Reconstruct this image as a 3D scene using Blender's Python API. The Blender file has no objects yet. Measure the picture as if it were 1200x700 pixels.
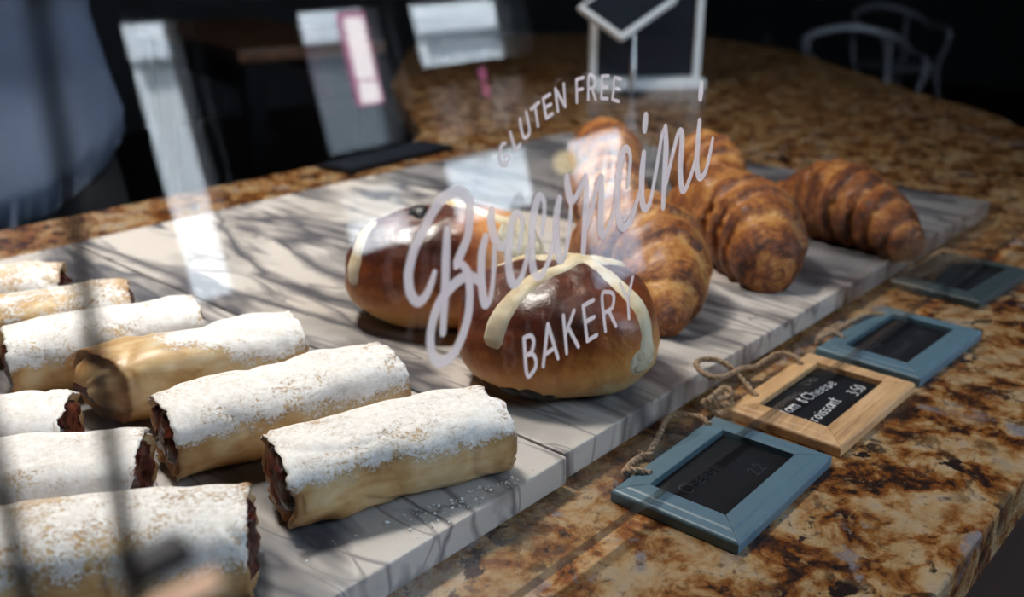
import bpy, bmesh, math, random
from mathutils import Vector, Matrix, noise

C = bpy.context.scene.collection
sc = bpy.context.scene
PI = math.pi
ZC = 0.92                       # height of the countertop above the floor
rnd = random.Random(7)

# ------------------------------------------------------------------ helpers
def setp(o, label=None, cat=None, group=None, kind=None):
    if label: o['label'] = label
    if cat: o['category'] = cat
    if group: o['group'] = group
    if kind: o['kind'] = kind
    return o

def empty(name, loc, rz=0.0, label=None, cat=None, group=None):
    o = bpy.data.objects.new(name, None)
    o.empty_display_size = 0.02
    o.location = loc
    o.rotation_euler = (0, 0, rz)
    C.objects.link(o)
    return setp(o, label, cat, group)

def obj(name, bm, mat, parent=None, smooth=False, origin=None, attrs=None):
    me = bpy.data.meshes.new(name)
    if origin is not None:
        bmesh.ops.translate(bm, verts=bm.verts, vec=-Vector(origin))
    bm.normal_update()
    bm.to_mesh(me)
    bm.free()
    if attrs:
        for k, vals in attrs.items():
            a = me.attributes.new(k, 'FLOAT', 'POINT')
            a.data.foreach_set('value', vals)
    mats = mat if isinstance(mat, (list, tuple)) else [mat]
    for m in mats:
        me.materials.append(m)
    if smooth:
        me.polygons.foreach_set('use_smooth', [True] * len(me.polygons))
    o = bpy.data.objects.new(name, me)
    C.objects.link(o)
    if parent is not None:
        o.parent = parent
    if origin is not None:
        o.location = origin
    return o

def NB(): return bmesh.new()

def add_box(bm, x0, x1, y0, y1, z0, z1, bev=0.0, seg=2, mtx=None, mi=0):
    r = bmesh.ops.create_cube(bm, size=1.0)
    vs = r['verts']
    for v in vs:
        v.co = Vector(((x0 + x1) / 2 + v.co.x * (x1 - x0), (y0 + y1) / 2 + v.co.y * (y1 - y0), (z0 + z1) / 2 + v.co.z * (z1 - z0)))
    if mtx is not None:
        for v in vs: v.co = mtx @ v.co
    fs = set(f for v in vs for f in v.link_faces)
    for f in fs: f.material_index = mi
    if bev > 0:
        es = list(set(e for v in vs for e in v.link_edges))
        bmesh.ops.bevel(bm, geom=es, offset=bev, segments=seg, profile=0.6, affect='EDGES')

def catmull(pts, n=6, closed=False):
    P = [Vector(p) for p in pts]
    if len(P) < 3:
        return [P[0].lerp(P[-1], i / n) for i in range(n + 1)]
    out = []
    m = len(P)
    rng = m if closed else m - 1
    for i in range(rng):
        p0 = P[(i - 1) % m] if (closed or i > 0) else P[0] * 2 - P[1]
        p1 = P[i]
        p2 = P[(i + 1) % m]
        p3 = P[(i + 2) % m] if (closed or i + 2 < m) else P[-1] * 2 - P[-2]
        for k in range(n):
            t = k / n
            out.append(0.5 * ((2 * p1) + (p2 - p0) * t + (2 * p0 - 5 * p1 + 4 * p2 - p3) * t * t + (3 * p1 - p0 - 3 * p2 + p3) * t ** 3))
    if not closed: out.append(P[-1].copy())
    return out

def frames(path):
    T = []
    for i in range(len(path)):
        a = path[max(i - 1, 0)]; b = path[min(i + 1, len(path) - 1)]
        T.append((b - a).normalized())
    up = Vector((0, 0, 1))
    if abs(T[0].dot(up)) > 0.9: up = Vector((0, 1, 0))
    N = [(up - T[0] * up.dot(T[0])).normalized()]
    for i in range(1, len(path)):
        v = N[-1] - T[i] * N[-1].dot(T[i])
        N.append(v.normalized() if v.length > 1e-9 else N[-1])
    return T, N

def add_tube(bm, pts, r, seg=10, n=6, smoothpath=True, cap=True, mi=0):
    path = catmull(pts, n) if smoothpath else [Vector(p) for p in pts]
    T, N = frames(path)
    rings = []
    for i, p in enumerate(path):
        B = T[i].cross(N[i])
        rr = r(i / (len(path) - 1)) if callable(r) else r
        rings.append([bm.verts.new(p + (N[i] * math.cos(2 * PI * k / seg) + B * math.sin(2 * PI * k / seg)) * rr) for k in range(seg)])
    for a, b in zip(rings[:-1], rings[1:]):
        for k in range(seg):
            f = bm.faces.new((a[k], a[(k + 1) % seg], b[(k + 1) % seg], b[k])); f.material_index = mi
    if cap:
        f = bm.faces.new(list(reversed(rings[0]))); f.material_index = mi
        f = bm.faces.new(rings[-1]); f.material_index = mi

def add_twine(bm, pts, r=0.0017, pitch=0.008, n=14, wob=0.0006, seed=1):
    """two twisted strands that follow a path"""
    path = catmull(pts, n)
    rr = random.Random(seed)
    path = [p + Vector((rr.uniform(-1, 1), rr.uniform(-1, 1), rr.uniform(-1, 1))) * wob * 0.25 for p in path]
    T, N = frames(path)
    L = 0; S = [0]
    for a, b in zip(path[:-1], path[1:]):
        L += (b - a).length; S.append(L)
    for ph in (0, PI):
        sp = []
        for i, p in enumerate(path):
            B = T[i].cross(N[i]); a = S[i] / pitch * 2 * PI + ph
            sp.append(p + (N[i] * math.cos(a) + B * math.sin(a)) * r * 0.55)
        add_tube(bm, sp, r * 0.72, seg=7, smoothpath=False)
    for k in range(int(L / 0.0022)):            # loose fibres
        i = rr.randrange(1, len(path) - 1)
        d = Vector((rr.gauss(0, 1), rr.gauss(0, 1), rr.gauss(0, 1))).normalized()
        a = path[i]; b = a + d * rr.uniform(.0015, .0032) + T[i] * rr.uniform(-.003, .003)
        add_tube(bm, [a, a.lerp(b, .5) + d * .0003, b], 0.00012, seg=3, n=2)

def add_lathe(bm, prof, seg=32, c=(0, 0, 0), mi=0, cap=True):
    rings = []
    for r, z in prof:
        rings.append([bm.verts.new((c[0] + r * math.cos(2 * PI * k / seg), c[1] + r * math.sin(2 * PI * k / seg), c[2] + z)) for k in range(seg)])
    for a, b in zip(rings[:-1], rings[1:]):
        for k in range(seg):
            f = bm.faces.new((a[k], a[(k + 1) % seg], b[(k + 1) % seg], b[k])); f.material_index = mi
    if cap and prof[0][0] > 1e-6: bm.faces.new(list(reversed(rings[0])))
    if cap and prof[-1][0] > 1e-6: bm.faces.new(rings[-1])

def add_prism(bm, poly, z0, z1, mi=0, bev=0.0):
    a = [bm.verts.new((p[0], p[1], z0)) for p in poly]
    b = [bm.verts.new((p[0], p[1], z1)) for p in poly]
    n = len(poly)
    fs = [bm.faces.new(list(reversed(a))), bm.faces.new(b)]
    for i in range(n):
        fs.append(bm.faces.new((a[i], a[(i + 1) % n], b[(i + 1) % n], b[i])))
    for f in fs: f.material_index = mi
    bmesh.ops.recalc_face_normals(bm, faces=fs)
    if bev > 0:
        es = [e for e in fs[1].edges] + [e for e in fs[0].edges]
        bmesh.ops.bevel(bm, geom=es, offset=bev, segments=3, profile=0.5, affect='EDGES')

# ------------------------------------------------------------------ materials
class NT:
    def __init__(self, name):
        self.m = bpy.data.materials.new(name); self.m.use_nodes = True
        self.t = self.m.node_tree
        for n in list(self.t.nodes): self.t.nodes.remove(n)
        self.out = self.n('ShaderNodeOutputMaterial')
    def n(self, typ, **kw):
        nd = self.t.nodes.new(typ)
        for k, v in kw.items():
            setattr(nd, k, v)
        return nd
    def l(self, a, b): self.t.links.new(a, b)
    def bsdf(self, **kw):
        b = self.n('ShaderNodeBsdfPrincipled')
        for k, v in kw.items():
            b.inputs[k.replace('_', ' ')].default_value = v
        self.l(b.outputs[0], self.out.inputs[0])
        self.b = b
        return b
    def coord(self, scale=(1, 1, 1), rot=(0, 0, 0), loc=(0, 0, 0), kind='Object'):
        tc = self.n('ShaderNodeTexCoord'); mp = self.n('ShaderNodeMapping')
        mp.inputs['Scale'].default_value = scale; mp.inputs['Rotation'].default_value = rot; mp.inputs['Location'].default_value = loc
        self.l(tc.outputs[kind], mp.inputs[0]); return mp.outputs[0]
    def noise(self, vec, scale, detail=4, rough=.55, dist=0.0):
        nd = self.n('ShaderNodeTexNoise')
        nd.inputs['Scale'].default_value = scale; nd.inputs['Detail'].default_value = detail
        nd.inputs['Roughness'].default_value = rough; nd.inputs['Distortion'].default_value = dist
        if vec is not None: self.l(vec, nd.inputs['Vector'])
        return nd.outputs['Fac']
    def vor(self, vec, scale, feat='F1', rand=1.0):
        nd = self.n('ShaderNodeTexVoronoi', feature=feat)
        nd.inputs['Scale'].default_value = scale; nd.inputs['Randomness'].default_value = rand
        self.l(vec, nd.inputs['Vector']); return nd.outputs['Distance']
    def ramp(self, fac, stops, interp='LINEAR'):
        r = self.n('ShaderNodeValToRGB'); r.color_ramp.interpolation = interp
        el = r.color_ramp.elements
        while len(el) > 1: el.remove(el[-1])
        el[0].position = stops[0][0]; el[0].color = tuple(stops[0][1]) + (1,) if len(stops[0][1]) == 3 else stops[0][1]
        for p, c in stops[1:]:
            e = el.new(p); e.color = tuple(c) + (1,)
        self.l(fac, r.inputs[0]); return r.outputs[0]
    def math(self, op, a, b=None, c=None, clamp=False):
        nd = self.n('ShaderNodeMath', operation=op); nd.use_clamp = clamp
        for i, x in enumerate((a, b, c)):
            if x is None: continue
            if isinstance(x, (int, float)): nd.inputs[i].default_value = x
            else: self.l(x, nd.inputs[i])
        return nd.outputs[0]
    def mix(self, fac, a, b, mode='MIX'):
        nd = self.n('ShaderNodeMix', data_type='RGBA', blend_type=mode)
        for sock, x in ((nd.inputs['Factor'], fac), (nd.inputs[6], a), (nd.inputs[7], b)):
            if isinstance(x, (int, float)): sock.default_value = x
            elif isinstance(x, tuple): sock.default_value = x + (1,) if len(x) == 3 else x
            else: self.l(x, sock)
        return nd.outputs[2]
    def attr(self, name):
        a = self.n('ShaderNodeAttribute'); a.attribute_name = name; return a.outputs['Fac']
    def bump(self, h, strength=.3, dist=.001):
        b = self.n('ShaderNodeBump'); b.inputs['Strength'].default_value = strength; b.inputs['Distance'].default_value = dist
        self.l(h, b.inputs['Height']); self.l(b.outputs[0], self.b.inputs['Normal'])
    def z(self, vec):
        s = self.n('ShaderNodeSeparateXYZ'); self.l(vec, s.inputs[0]); return s.outputs

def plain(name, col, rough=.5, metal=0., var=.12, scale=60, bump=0, spec=.5, **kw):
    t = NT(name); t.bsdf(Roughness=rough, Metallic=metal)
    t.b.inputs['Specular IOR Level'].default_value = spec
    v = t.coord(); f = t.noise(v, scale, 5, .6)
    a = tuple(c * (1 - var) for c in col); b = tuple(min(1, c * (1 + var)) for c in col)
    t.l(t.ramp(f, [(.3, a), (.7, b)]), t.b.inputs['Base Color'])
    if bump: t.bump(f, bump, .001)
    for k, x in kw.items(): t.b.inputs[k.replace('_', ' ')].default_value = x
    return t.m

def mat_granite():
    t = NT('brown granite'); t.bsdf(Roughness=.28)
    v = t.coord()
    n1 = t.noise(v, 33, 9, .70, .30)
    col = t.ramp(n1, [(.36, (.010, .007, .008)), (.42, (.045, .018, .010)), (.455, (.20, .065, .018)), (.49, (.27, .115, .036)), (.53, (.40, .235, .105)), (.60, (.48, .34, .20)), (.68, (.38, .30, .23)), (.74, (.20, .18, .19))])
    n2 = t.noise(t.coord(loc=(3.1, 1.7, .4)), 48, 6, .62, .3)
    dark = t.ramp(n2, [(.535, (0, 0, 0)), (.565, (1, 1, 1))])
    gate = t.ramp(t.noise(t.coord(loc=(.1, 8.7, .4)), 9, 3, .6, .3), [(.42, (.1, .1, .1)), (.55, (1, 1, 1))])
    c2 = t.mix(t.mix(1.0, dark, gate, 'MULTIPLY'), col, (.020, .011, .010))
    n3 = t.noise(t.coord(loc=(9, 2, 4)), 34, 6, .6, .4)
    gr = t.ramp(n3, [(.59, (0, 0, 0)), (.64, (1, 1, 1))])
    gate3 = t.ramp(t.noise(t.coord(loc=(5, 5, 1)), 6, 2), [(.5, (0, 0, 0)), (.6, (1, 1, 1))])
    c3 = t.mix(t.mix(1.0, gr, gate3, 'MULTIPLY'), c2, (.24, .21, .22))
    fine = t.noise(v, 170, 4, .65, .5)
    c4 = t.mix(t.ramp(fine, [(.56, (0, 0, 0)), (.66, (.75, .75, .75))]), c3, (.06, .022, .012))
    c5 = t.mix(t.ramp(t.noise(t.coord(loc=(2, 7, 7)), 120, 4, .6, .6), [(.60, (0, 0, 0)), (.68, (.6, .6, .6))]), c4, (.46, .28, .13))
    hs = t.n('ShaderNodeHueSaturation'); hs.inputs['Value'].default_value = .68; hs.inputs['Saturation'].default_value = 1.04; t.l(c5, hs.inputs['Color'])
    t.l(hs.outputs[0], t.b.inputs['Base Color'])
    t.l(t.math('ADD', t.math('MULTIPLY', fine, .15), .20), t.b.inputs['Roughness'])
    return t.m

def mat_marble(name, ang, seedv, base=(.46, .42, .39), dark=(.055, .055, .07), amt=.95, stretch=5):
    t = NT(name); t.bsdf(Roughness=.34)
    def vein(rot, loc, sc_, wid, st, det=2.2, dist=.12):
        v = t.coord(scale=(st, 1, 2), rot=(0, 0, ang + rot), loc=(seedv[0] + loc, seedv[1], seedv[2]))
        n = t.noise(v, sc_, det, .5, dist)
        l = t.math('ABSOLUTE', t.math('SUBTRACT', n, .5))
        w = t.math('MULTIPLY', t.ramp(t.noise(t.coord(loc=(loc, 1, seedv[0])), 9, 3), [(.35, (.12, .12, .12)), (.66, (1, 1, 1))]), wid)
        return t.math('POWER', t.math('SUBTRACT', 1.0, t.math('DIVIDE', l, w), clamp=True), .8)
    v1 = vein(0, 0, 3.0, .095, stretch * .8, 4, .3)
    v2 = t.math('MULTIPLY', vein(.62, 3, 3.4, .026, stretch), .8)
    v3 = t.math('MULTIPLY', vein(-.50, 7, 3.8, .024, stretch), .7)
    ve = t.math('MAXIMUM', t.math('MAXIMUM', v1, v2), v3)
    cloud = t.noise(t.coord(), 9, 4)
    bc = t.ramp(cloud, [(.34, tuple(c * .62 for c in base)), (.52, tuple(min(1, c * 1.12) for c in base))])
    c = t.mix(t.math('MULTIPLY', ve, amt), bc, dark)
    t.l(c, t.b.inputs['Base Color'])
    return t.m

def mat_crust_bun():
    t = NT('glazed bun crust'); t.bsdf(Roughness=.3)
    t.b.inputs['Subsurface Weight'].default_value = .0
    v = t.coord()
    h = t.attr('bake')
    n = t.noise(v, 28, 6, .62); n2 = t.noise(v, 140, 4, .6)
    f = t.math('ADD', h, t.math('MULTIPLY', t.math('SUBTRACT', n, .5), .62))
    f = t.math('ADD', f, t.math('MULTIPLY', t.math('SUBTRACT', n2, .5), .30))
    c = t.ramp(f, [(.0, (.62, .50, .30)), (.16, (.64, .35, .12)), (.38, (.54, .205, .045)), (.60, (.25, .058, .012)), (.80, (.085, .018, .007)), (1., (.035, .009, .005))])
    t.l(c, t.b.inputs['Base Color'])
    t.l(t.ramp(f, [(.1, (.6, .6, .6)), (.45, (.38, .38, .38))]), t.b.inputs['Roughness'])
    t.b.inputs['Coat Weight'].default_value = .12
    t.b.inputs['Coat Roughness'].default_value = .18
    t.bump(t.math('ADD', n2, t.math('MULTIPLY', n, 1.4)), .5, .002)
    return t.m

def mat_paste():
    t = NT('flour paste'); t.bsdf(Roughness=.62)
    v = t.coord(); n = t.noise(v, 60, 5, .6)
    t.l(t.ramp(n, [(.3, (.50, .36, .19)), (.5, (.68, .56, .38)), (.7, (.76, .68, .52))]), t.b.inputs['Base Color'])
    t.bump(t.noise(v, 220, 4), .4, .0008)
    return t.m

def mat_crumb():
    t = NT('torn bun crumb'); t.bsdf(Roughness=.9)
    v = t.coord(); n = t.noise(v, 150, 6, .7, .5)
    t.l(t.ramp(n, [(.3, (.34, .24, .13)), (.5, (.66, .56, .40)), (.7, (.76, .70, .58))]), t.b.inputs['Base Color'])
    t.bump(n, 1.0, .003)
    return t.m

def mat_croissant():
    t = NT('croissant crust'); t.bsdf(Roughness=.42)
    s = t.attr('along'); fr = t.attr('frac'); an = t.attr('ang')
    cb = t.n('ShaderNodeCombineXYZ')
    t.l(t.math('MULTIPLY', s, 15.0), cb.inputs[0]); t.l(t.math('MULTIPLY', an, .55), cb.inputs[1])
    v = t.coord(); t.l(t.z(v)[0], cb.inputs[2])
    st = t.noise(cb.outputs[0], 1.6, 6, .6, .08)         # fine lines that follow the wrapped layers
    st2 = t.noise(cb.outputs[0], 6.0, 3, .6, .05)
    n = t.noise(v, 38, 6, .68, .5); n2 = t.noise(v, 190, 5, .7)
    f = t.math('ADD', t.math('MULTIPLY', t.math('SUBTRACT', st, .5), .80), t.math('ADD', .60, t.math('MULTIPLY', t.math('SUBTRACT', n, .5), 1.15)))
    f = t.math('ADD', f, t.math('MULTIPLY', fr, .30))
    f = t.math('ADD', f, t.math('MULTIPLY', t.math('SUBTRACT', st2, .5), .35))
    f = t.math('ADD', f, t.math('MULTIPLY', t.math('SUBTRACT', n2, .5), .95))
    f = t.math('ADD', f, t.attr('bake'))
    f = t.math('SUBTRACT', f, .30)
    c = t.ramp(f, [(.10, (.72, .46, .18)), (.30, (.66, .33, .090)), (.46, (.52, .195, .038)), (.62, (.30, .080, .013)), (.76, (.13, .030, .007)), (.92, (.045, .012, .005))])
    t.l(c, t.b.inputs['Base Color'])
    t.bump(t.math('ADD', t.math('ADD', st, t.math('MULTIPLY', st2, .6)), t.math('MULTIPLY', n2, 1.0)), .8, .0022)
    t.b.inputs['Coat Weight'].default_value = .15; t.b.inputs['Coat Roughness'].default_value = .3
    return t.m

def mat_phyllo():
    """pale baked dough with a coat of powdered sugar where the mesh carries it"""
    t = NT('sugared phyllo'); t.bsdf(Roughness=.55)
    v = t.coord(); p = t.attr('powder')
    n = t.noise(v, 34, 5, .6, .4)
    stre = t.noise(t.coord(scale=(1, 3.5, 3.5)), 30, 5, .6, .5)
    dough = t.ramp(t.math('ADD', t.math('MULTIPLY', n, .5), t.math('MULTIPLY', stre, .5)), [(.32, (.30, .135, .040)), (.42, (.47, .27, .105)), (.51, (.61, .41, .20)), (.62, (.70, .54, .33))])
    ed = t.attr('toast')
    dough = t.mix(t.math('MULTIPLY', ed, t.ramp(n, [(.3, (1, 1, 1)), (.7, (.4, .4, .4))]), clamp=True), dough, (.24, .085, .022))
    n1 = t.noise(v, 75, 5, .7, .3); n2 = t.noise(v, 480, 4, .75); n3 = t.noise(v, 22, 3, .6)
    m = t.math('ADD', p, t.math('MULTIPLY', t.math('SUBTRACT', n1, .5), 1.5))
    m = t.math('ADD', m, t.math('MULTIPLY', t.math('SUBTRACT', n2, .5), 2.2))
    m = t.math('ADD', m, t.math('MULTIPLY', t.math('SUBTRACT', n3, .5), 1.7))
    mask = t.ramp(m, [(.34, (0, 0, 0)), (.66, (1, 1, 1))])
    sug = t.ramp(t.noise(v, 260, 5, .7), [(.3, (.72, .655, .60)), (.6, (.90, .865, .84))])
    c = t.mix(mask, dough, sug)
    t.l(c, t.b.inputs['Base Color'])
    t.l(t.ramp(mask, [(0, (.42, .42, .42)), (1, (.95, .95, .95))]), t.b.inputs['Roughness'])
    t.bump(t.math('ADD', t.math('MULTIPLY', mask, t.math('ADD', .8, n2)), t.math('MULTIPLY', stre, .7)), .55, .0010)
    return t.m

def mat_filling():
    t = NT('dark berry filling'); t.bsdf(Roughness=.22)
    v = t.coord(); n = t.noise(v, 90, 5, .65, .4)
    t.l(t.ramp(n, [(.35, (.012, .004, .004)), (.52, (.075, .012, .007)), (.68, (.22, .05, .018))]), t.b.inputs['Base Color'])
    t.l(t.ramp(n, [(.4, (.15, .15, .15)), (.7, (.6, .6, .6))]), t.b.inputs['Roughness'])
    t.bump(n, .8, .002)
    return t.m

def mat_wood(name, a, b, c, ang=0.0, rough=.5, sc=1.0):
    t = NT(name); t.bsdf(Roughness=rough)
    v = t.coord(scale=(2.2 * sc, 26 * sc, 26 * sc), rot=(0, 0, ang))
    n = t.noise(v, 6, 6, .6, 1.1); n2 = t.noise(t.coord(scale=(1.5 * sc, 9 * sc, 9 * sc), rot=(0, 0, ang)), 5, 3, .5, .6)
    f = t.math('ADD', t.math('MULTIPLY', n, .65), t.math('MULTIPLY', n2, .35))
    t.l(t.ramp(f, [(.34, a), (.5, b), (.66, c)]), t.b.inputs['Base Color'])
    t.bump(n, .15, .0006)
    return t.m

def mat_glass(name, tint=(.93, .945, .94), rough=0.0, base=.04):
    t = NT(name)
    g = t.n('ShaderNodeNewGeometry')
    d = t.n('ShaderNodeVectorMath', operation='DOT_PRODUCT')
    t.l(g.outputs['Incoming'], d.inputs[0]); t.l(g.outputs['Normal'], d.inputs[1])
    c = t.math('ABSOLUTE', d.outputs['Value'])
    k = t.math('POWER', t.math('SUBTRACT', 1.0, c, clamp=True), 5.0)
    f = t.math('ADD', t.math('MULTIPLY', k, 1 - base), base)
    tr = t.n('ShaderNodeBsdfTransparent'); tr.inputs[0].default_value = tint + (1,)
    gl = t.n('ShaderNodeBsdfGlossy'); gl.inputs['Roughness'].default_value = rough; gl.inputs[0].default_value = (1, 1, 1, 1)
    mx = t.n('ShaderNodeMixShader'); t.l(f, mx.inputs[0]); t.l(tr.outputs[0], mx.inputs[1]); t.l(gl.outputs[0], mx.inputs[2])
    t.l(mx.outputs[0], t.out.inputs[0])
    return t.m

def mat_translucent(name, col, alpha, rough=.5):
    t = NT(name)
    tr = t.n('ShaderNodeBsdfTransparent')
    p = t.n('ShaderNodeBsdfPrincipled'); p.inputs['Base Color'].default_value = col + (1,); p.inputs['Roughness'].default_value = rough
    mx = t.n('ShaderNodeMixShader'); mx.inputs[0].default_value = alpha
    t.l(tr.outputs[0], mx.inputs[1]); t.l(p.outputs[0], mx.inputs[2]); t.l(mx.outputs[0], t.out.inputs[0])
    return t.m

def mat_emit(name, col, s):
    t = NT(name); e = t.n('ShaderNodeEmission'); e.inputs[0].default_value = col + (1,); e.inputs[1].default_value = s
    t.l(e.outputs[0], t.out.inputs[0]); return t.m

M = {}
M['granite'] = mat_granite()
M['marbleA'] = mat_marble('grey veined marble', 0.10, (1.3, .2, 0), base=(.43, .395, .37))
M['marbleB'] = mat_marble('pale veined marble', -.08, (4.1, 2.2, 1))
M['marbleC_dimmed'] = mat_marble('streaked marble', .25, (7.7, .9, 2), base=(.20, .19, .195), dark=(.03, .03, .04), stretch=5)  # base colour darkened to carry the dimmer reflection at the right end
M['bun'] = mat_crust_bun(); M['paste'] = mat_paste(); M['crumb'] = mat_crumb()
M['croissant'] = mat_croissant(); M['phyllo'] = mat_phyllo(); M['filling'] = mat_filling()
M['raisin'] = plain('raisin skin', (.012, .008, .008), .35, var=.5, scale=300, bump=.8)
M['pine'] = mat_wood('pine wood', (.27, .135, .055), (.50, .29, .135), (.60, .38, .20), 0, .5)
M['pineY'] = mat_wood('pine wood end rails', (.27, .135, .055), (.50, .29, .135), (.60, .38, .20), PI / 2, .5)
M['bluepaint'] = plain('blue grey paint', (.070, .125, .160), .45, var=.07, scale=90, bump=.08)
M['darkpaint'] = plain('dark slate paint', (.024, .037, .040), .45, var=.08, scale=90, bump=.08)
M['board'] = plain('chalkboard', (.004, .004, .006), .7, var=.3, scale=120, spec=.15)
M['chalk'] = plain('white chalk', (.80, .80, .78), .9, var=.15, scale=900)
M['chalkdim'] = plain('smudged chalk', (.018, .019, .024), .9, var=.3, scale=900)
M['twine'] = plain('jute twine', (.30, .20, .125), .85, var=.35, scale=400, bump=.5)
M['glass'] = mat_glass('clear glass')
M['glassedge'] = mat_translucent('polished glass edge', (.015, .02, .022), .62, .12)
def mat_vinyl():
    t = NT('frosted white vinyl')
    tr = t.n('ShaderNodeBsdfTransparent'); d = t.n('ShaderNodeBsdfDiffuse'); q = t.n('ShaderNodeBsdfTranslucent')
    d.inputs[0].default_value = (.97, .90, .92, 1); q.inputs[0].default_value = (.95, .86, .88, 1)
    m1 = t.n('ShaderNodeMixShader'); m1.inputs[0].default_value = .5; t.l(d.outputs[0], m1.inputs[1]); t.l(q.outputs[0], m1.inputs[2])
    m2 = t.n('ShaderNodeMixShader'); m2.inputs[0].default_value = .80; t.l(tr.outputs[0], m2.inputs[1]); t.l(m1.outputs[0], m2.inputs[2])
    t.l(m2.outputs[0], t.out.inputs[0]); return t.m
M['vinyl'] = mat_vinyl()
M['black'] = plain('black metal', (.012, .012, .016), .4, metal=.6, var=.2)
M['streak_peach'] = plain('peach streak colour', (1.0, .56, .33), .5, var=.03)
M['darkwood'] = mat_wood('dark cabinet wood', (.012, .006, .004), (.025, .012, .008), (.045, .022, .014), 0, .45, .2)
M['tablewood'] = mat_wood('brown table wood', (.09, .035, .016), (.16, .065, .028), (.24, .11, .05), 0, .4, .25)
M['wall'] = plain('charcoal wall', (.035, .037, .043), .8, var=.1, scale=3, bump=.05)
M['wallgrey'] = plain('grey plaster', (.10, .105, .115), .85, var=.12, scale=3)
M['pier'] = plain('black window frame', (.012, .012, .014), .5, var=.1, scale=8)
M['ceil'] = plain('dark ceiling', (.05, .05, .055), .9, var=.1, scale=3)
M['floor'] = mat_wood('dark plank floor', (.015, .010, .008), (.030, .020, .015), (.05, .034, .026), 0, .45, .15)
M['shirt'] = plain('blue chambray', (.23, .29, .42), .85, var=.14, scale=380, bump=.3)
M['skin'] = plain('skin', (.50, .28, .19), .5, var=.08)
M['hair'] = plain('dark brown hair', (.02, .012, .008), .5, var=.4, scale=200)
M['trousers'] = plain('black cloth', (.006, .006, .008), .9, var=.2, scale=300)
M['white'] = plain('white plastic', (.72, .74, .76), .35, var=.03)
M['screen'] = plain('dark screen', (.018, .022, .03), .12, var=.1)
M['chrome'] = plain('chrome', (.75, .77, .82), .16, metal=1., var=.03)
M['galv'] = plain('light grey painted steel', (.30, .31, .36), .4, metal=.2, var=.06)

# ------------------------------------------------------------------ camera (34 mm, looking down along and across the counter)
cam_d = bpy.data.cameras.new('camera'); cam = bpy.data.objects.new('camera', cam_d); C.objects.link(cam)
R = Matrix(((0.66566059, 0.2620275, -0.69873999), (-0.74625464, 0.23372904, -0.62327743), (0.0, 0.93632918, 0.35112344)))
cam.matrix_world = Matrix.Translation((0, 0, ZC + .30)) @ R.to_4x4()
cam_d.sensor_width = 36; cam_d.lens = 33.96; cam_d.clip_start = .02
cam_d.dof.use_dof = True; cam_d.dof.focus_distance = .53; cam_d.dof.aperture_fstop = 5.9
sc.camera = cam

# ------------------------------------------------------------------ room shell
def structure(name, bm, mat, origin=None):
    o = obj(name, bm, mat, origin=origin); o['kind'] = 'structure'; return o

X0, X1, Y0, Y1, H = -1.6, 9.0, -1.9, 6.2, 3.6
b = NB(); add_box(b, X0 - .1, X1 + .1, Y0 - .1, Y1 + .1, -.1, 0); structure('floor', b, M['floor'])
b = NB(); add_box(b, X0 - .1, X1 + .1, Y0 - .1, Y1 + .1, H, H + .12); structure('ceiling', b, M['ceil'])
b = NB(); add_box(b, X0 - .12, X0, Y0 - .1, Y1 + .1, 0, H); structure('wall_left', b, M['wall'])
b = NB(); add_box(b, X1, X1 + .12, Y0 - .1, Y1 + .1, 0, H); structure('wall_right', b, M['wall'])
b = NB(); add_box(b, X0 - .1, X1 + .1, Y1, Y1 + .12, 0, H); structure('wall_back', b, M['wall'])
# street front: sill wall, header and piers around the panes
WIN = [(1.27, 1.47, ((.84, 1.66),)), (1.83, 2.20, ((.84, 1.08), (1.17, 1.66))), (2.29, 2.86, ((.84, 1.10), (1.14, 1.37), (1.40, 1.66))), (2.96, 3.50, ((.42, 1.08),))]
SILL, HEAD = .84, 1.66
ADDED_TRAN = [(.30, 1.15), (1.23, 2.08)]; TLO, THI = 1.95, 3.42      # unseen high panes, added to bring in more front daylight
b = NB()
def wall_with_holes(cols, z0, z1):
    x = X0 - .1
    for (a, c, holes) in cols:
        add_box(b, x, a, Y0 - .15, Y0, z0, z1)
        z = z0
        for lo, hi in holes:
            add_box(b, a, c, Y0 - .15, Y0, z, lo); z = hi
        add_box(b, a, c, Y0 - .15, Y0, z, z1)
        x = c
    add_box(b, x, X1 + .1, Y0 - .15, Y0, z0, z1)
wall_with_holes(WIN, 0, TLO - .05)
wall_with_holes([(a, c, ((TLO, THI),)) for a, c in ADDED_TRAN], TLO - .05, H)
structure('wall_front', b, M['pier'])
ALLW = [(a, c, lo, hi) for a, c, hs in WIN for lo, hi in hs] + [(a, c, TLO, THI) for a, c in ADDED_TRAN]
for i, (a, c, SILL_, HEAD_) in enumerate(ALLW):
    e = empty('window_%d' % (i + 1), ((a + c) / 2, Y0 - .07, SILL_)); e['kind'] = 'structure'
    b = NB(); w = (c - a) / 2; hh = HEAD_ - SILL_
    for (p, q, r, s) in ((-w, -w + .02, 0, hh), (w - .02, w, 0, hh), (-w, w, 0, .02), (-w, w, hh - .02, hh)):
        add_box(b, p, q, -.03, .03, r, s)
    obj('window_frame', b, M['pier'], e)
    b = NB(); add_box(b, -w + .02, w - .02, -.004, .004, .02, hh - .02); obj('pane', b, M['glass'], e)

# the street outside
b = NB(); add_box(b, -8, 26, -9.0, Y0 - .15, -.25, -.12); structure('pavement_ground', b, plain('pavement', (.30, .30, .31), .85, var=.15, scale=2))
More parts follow.
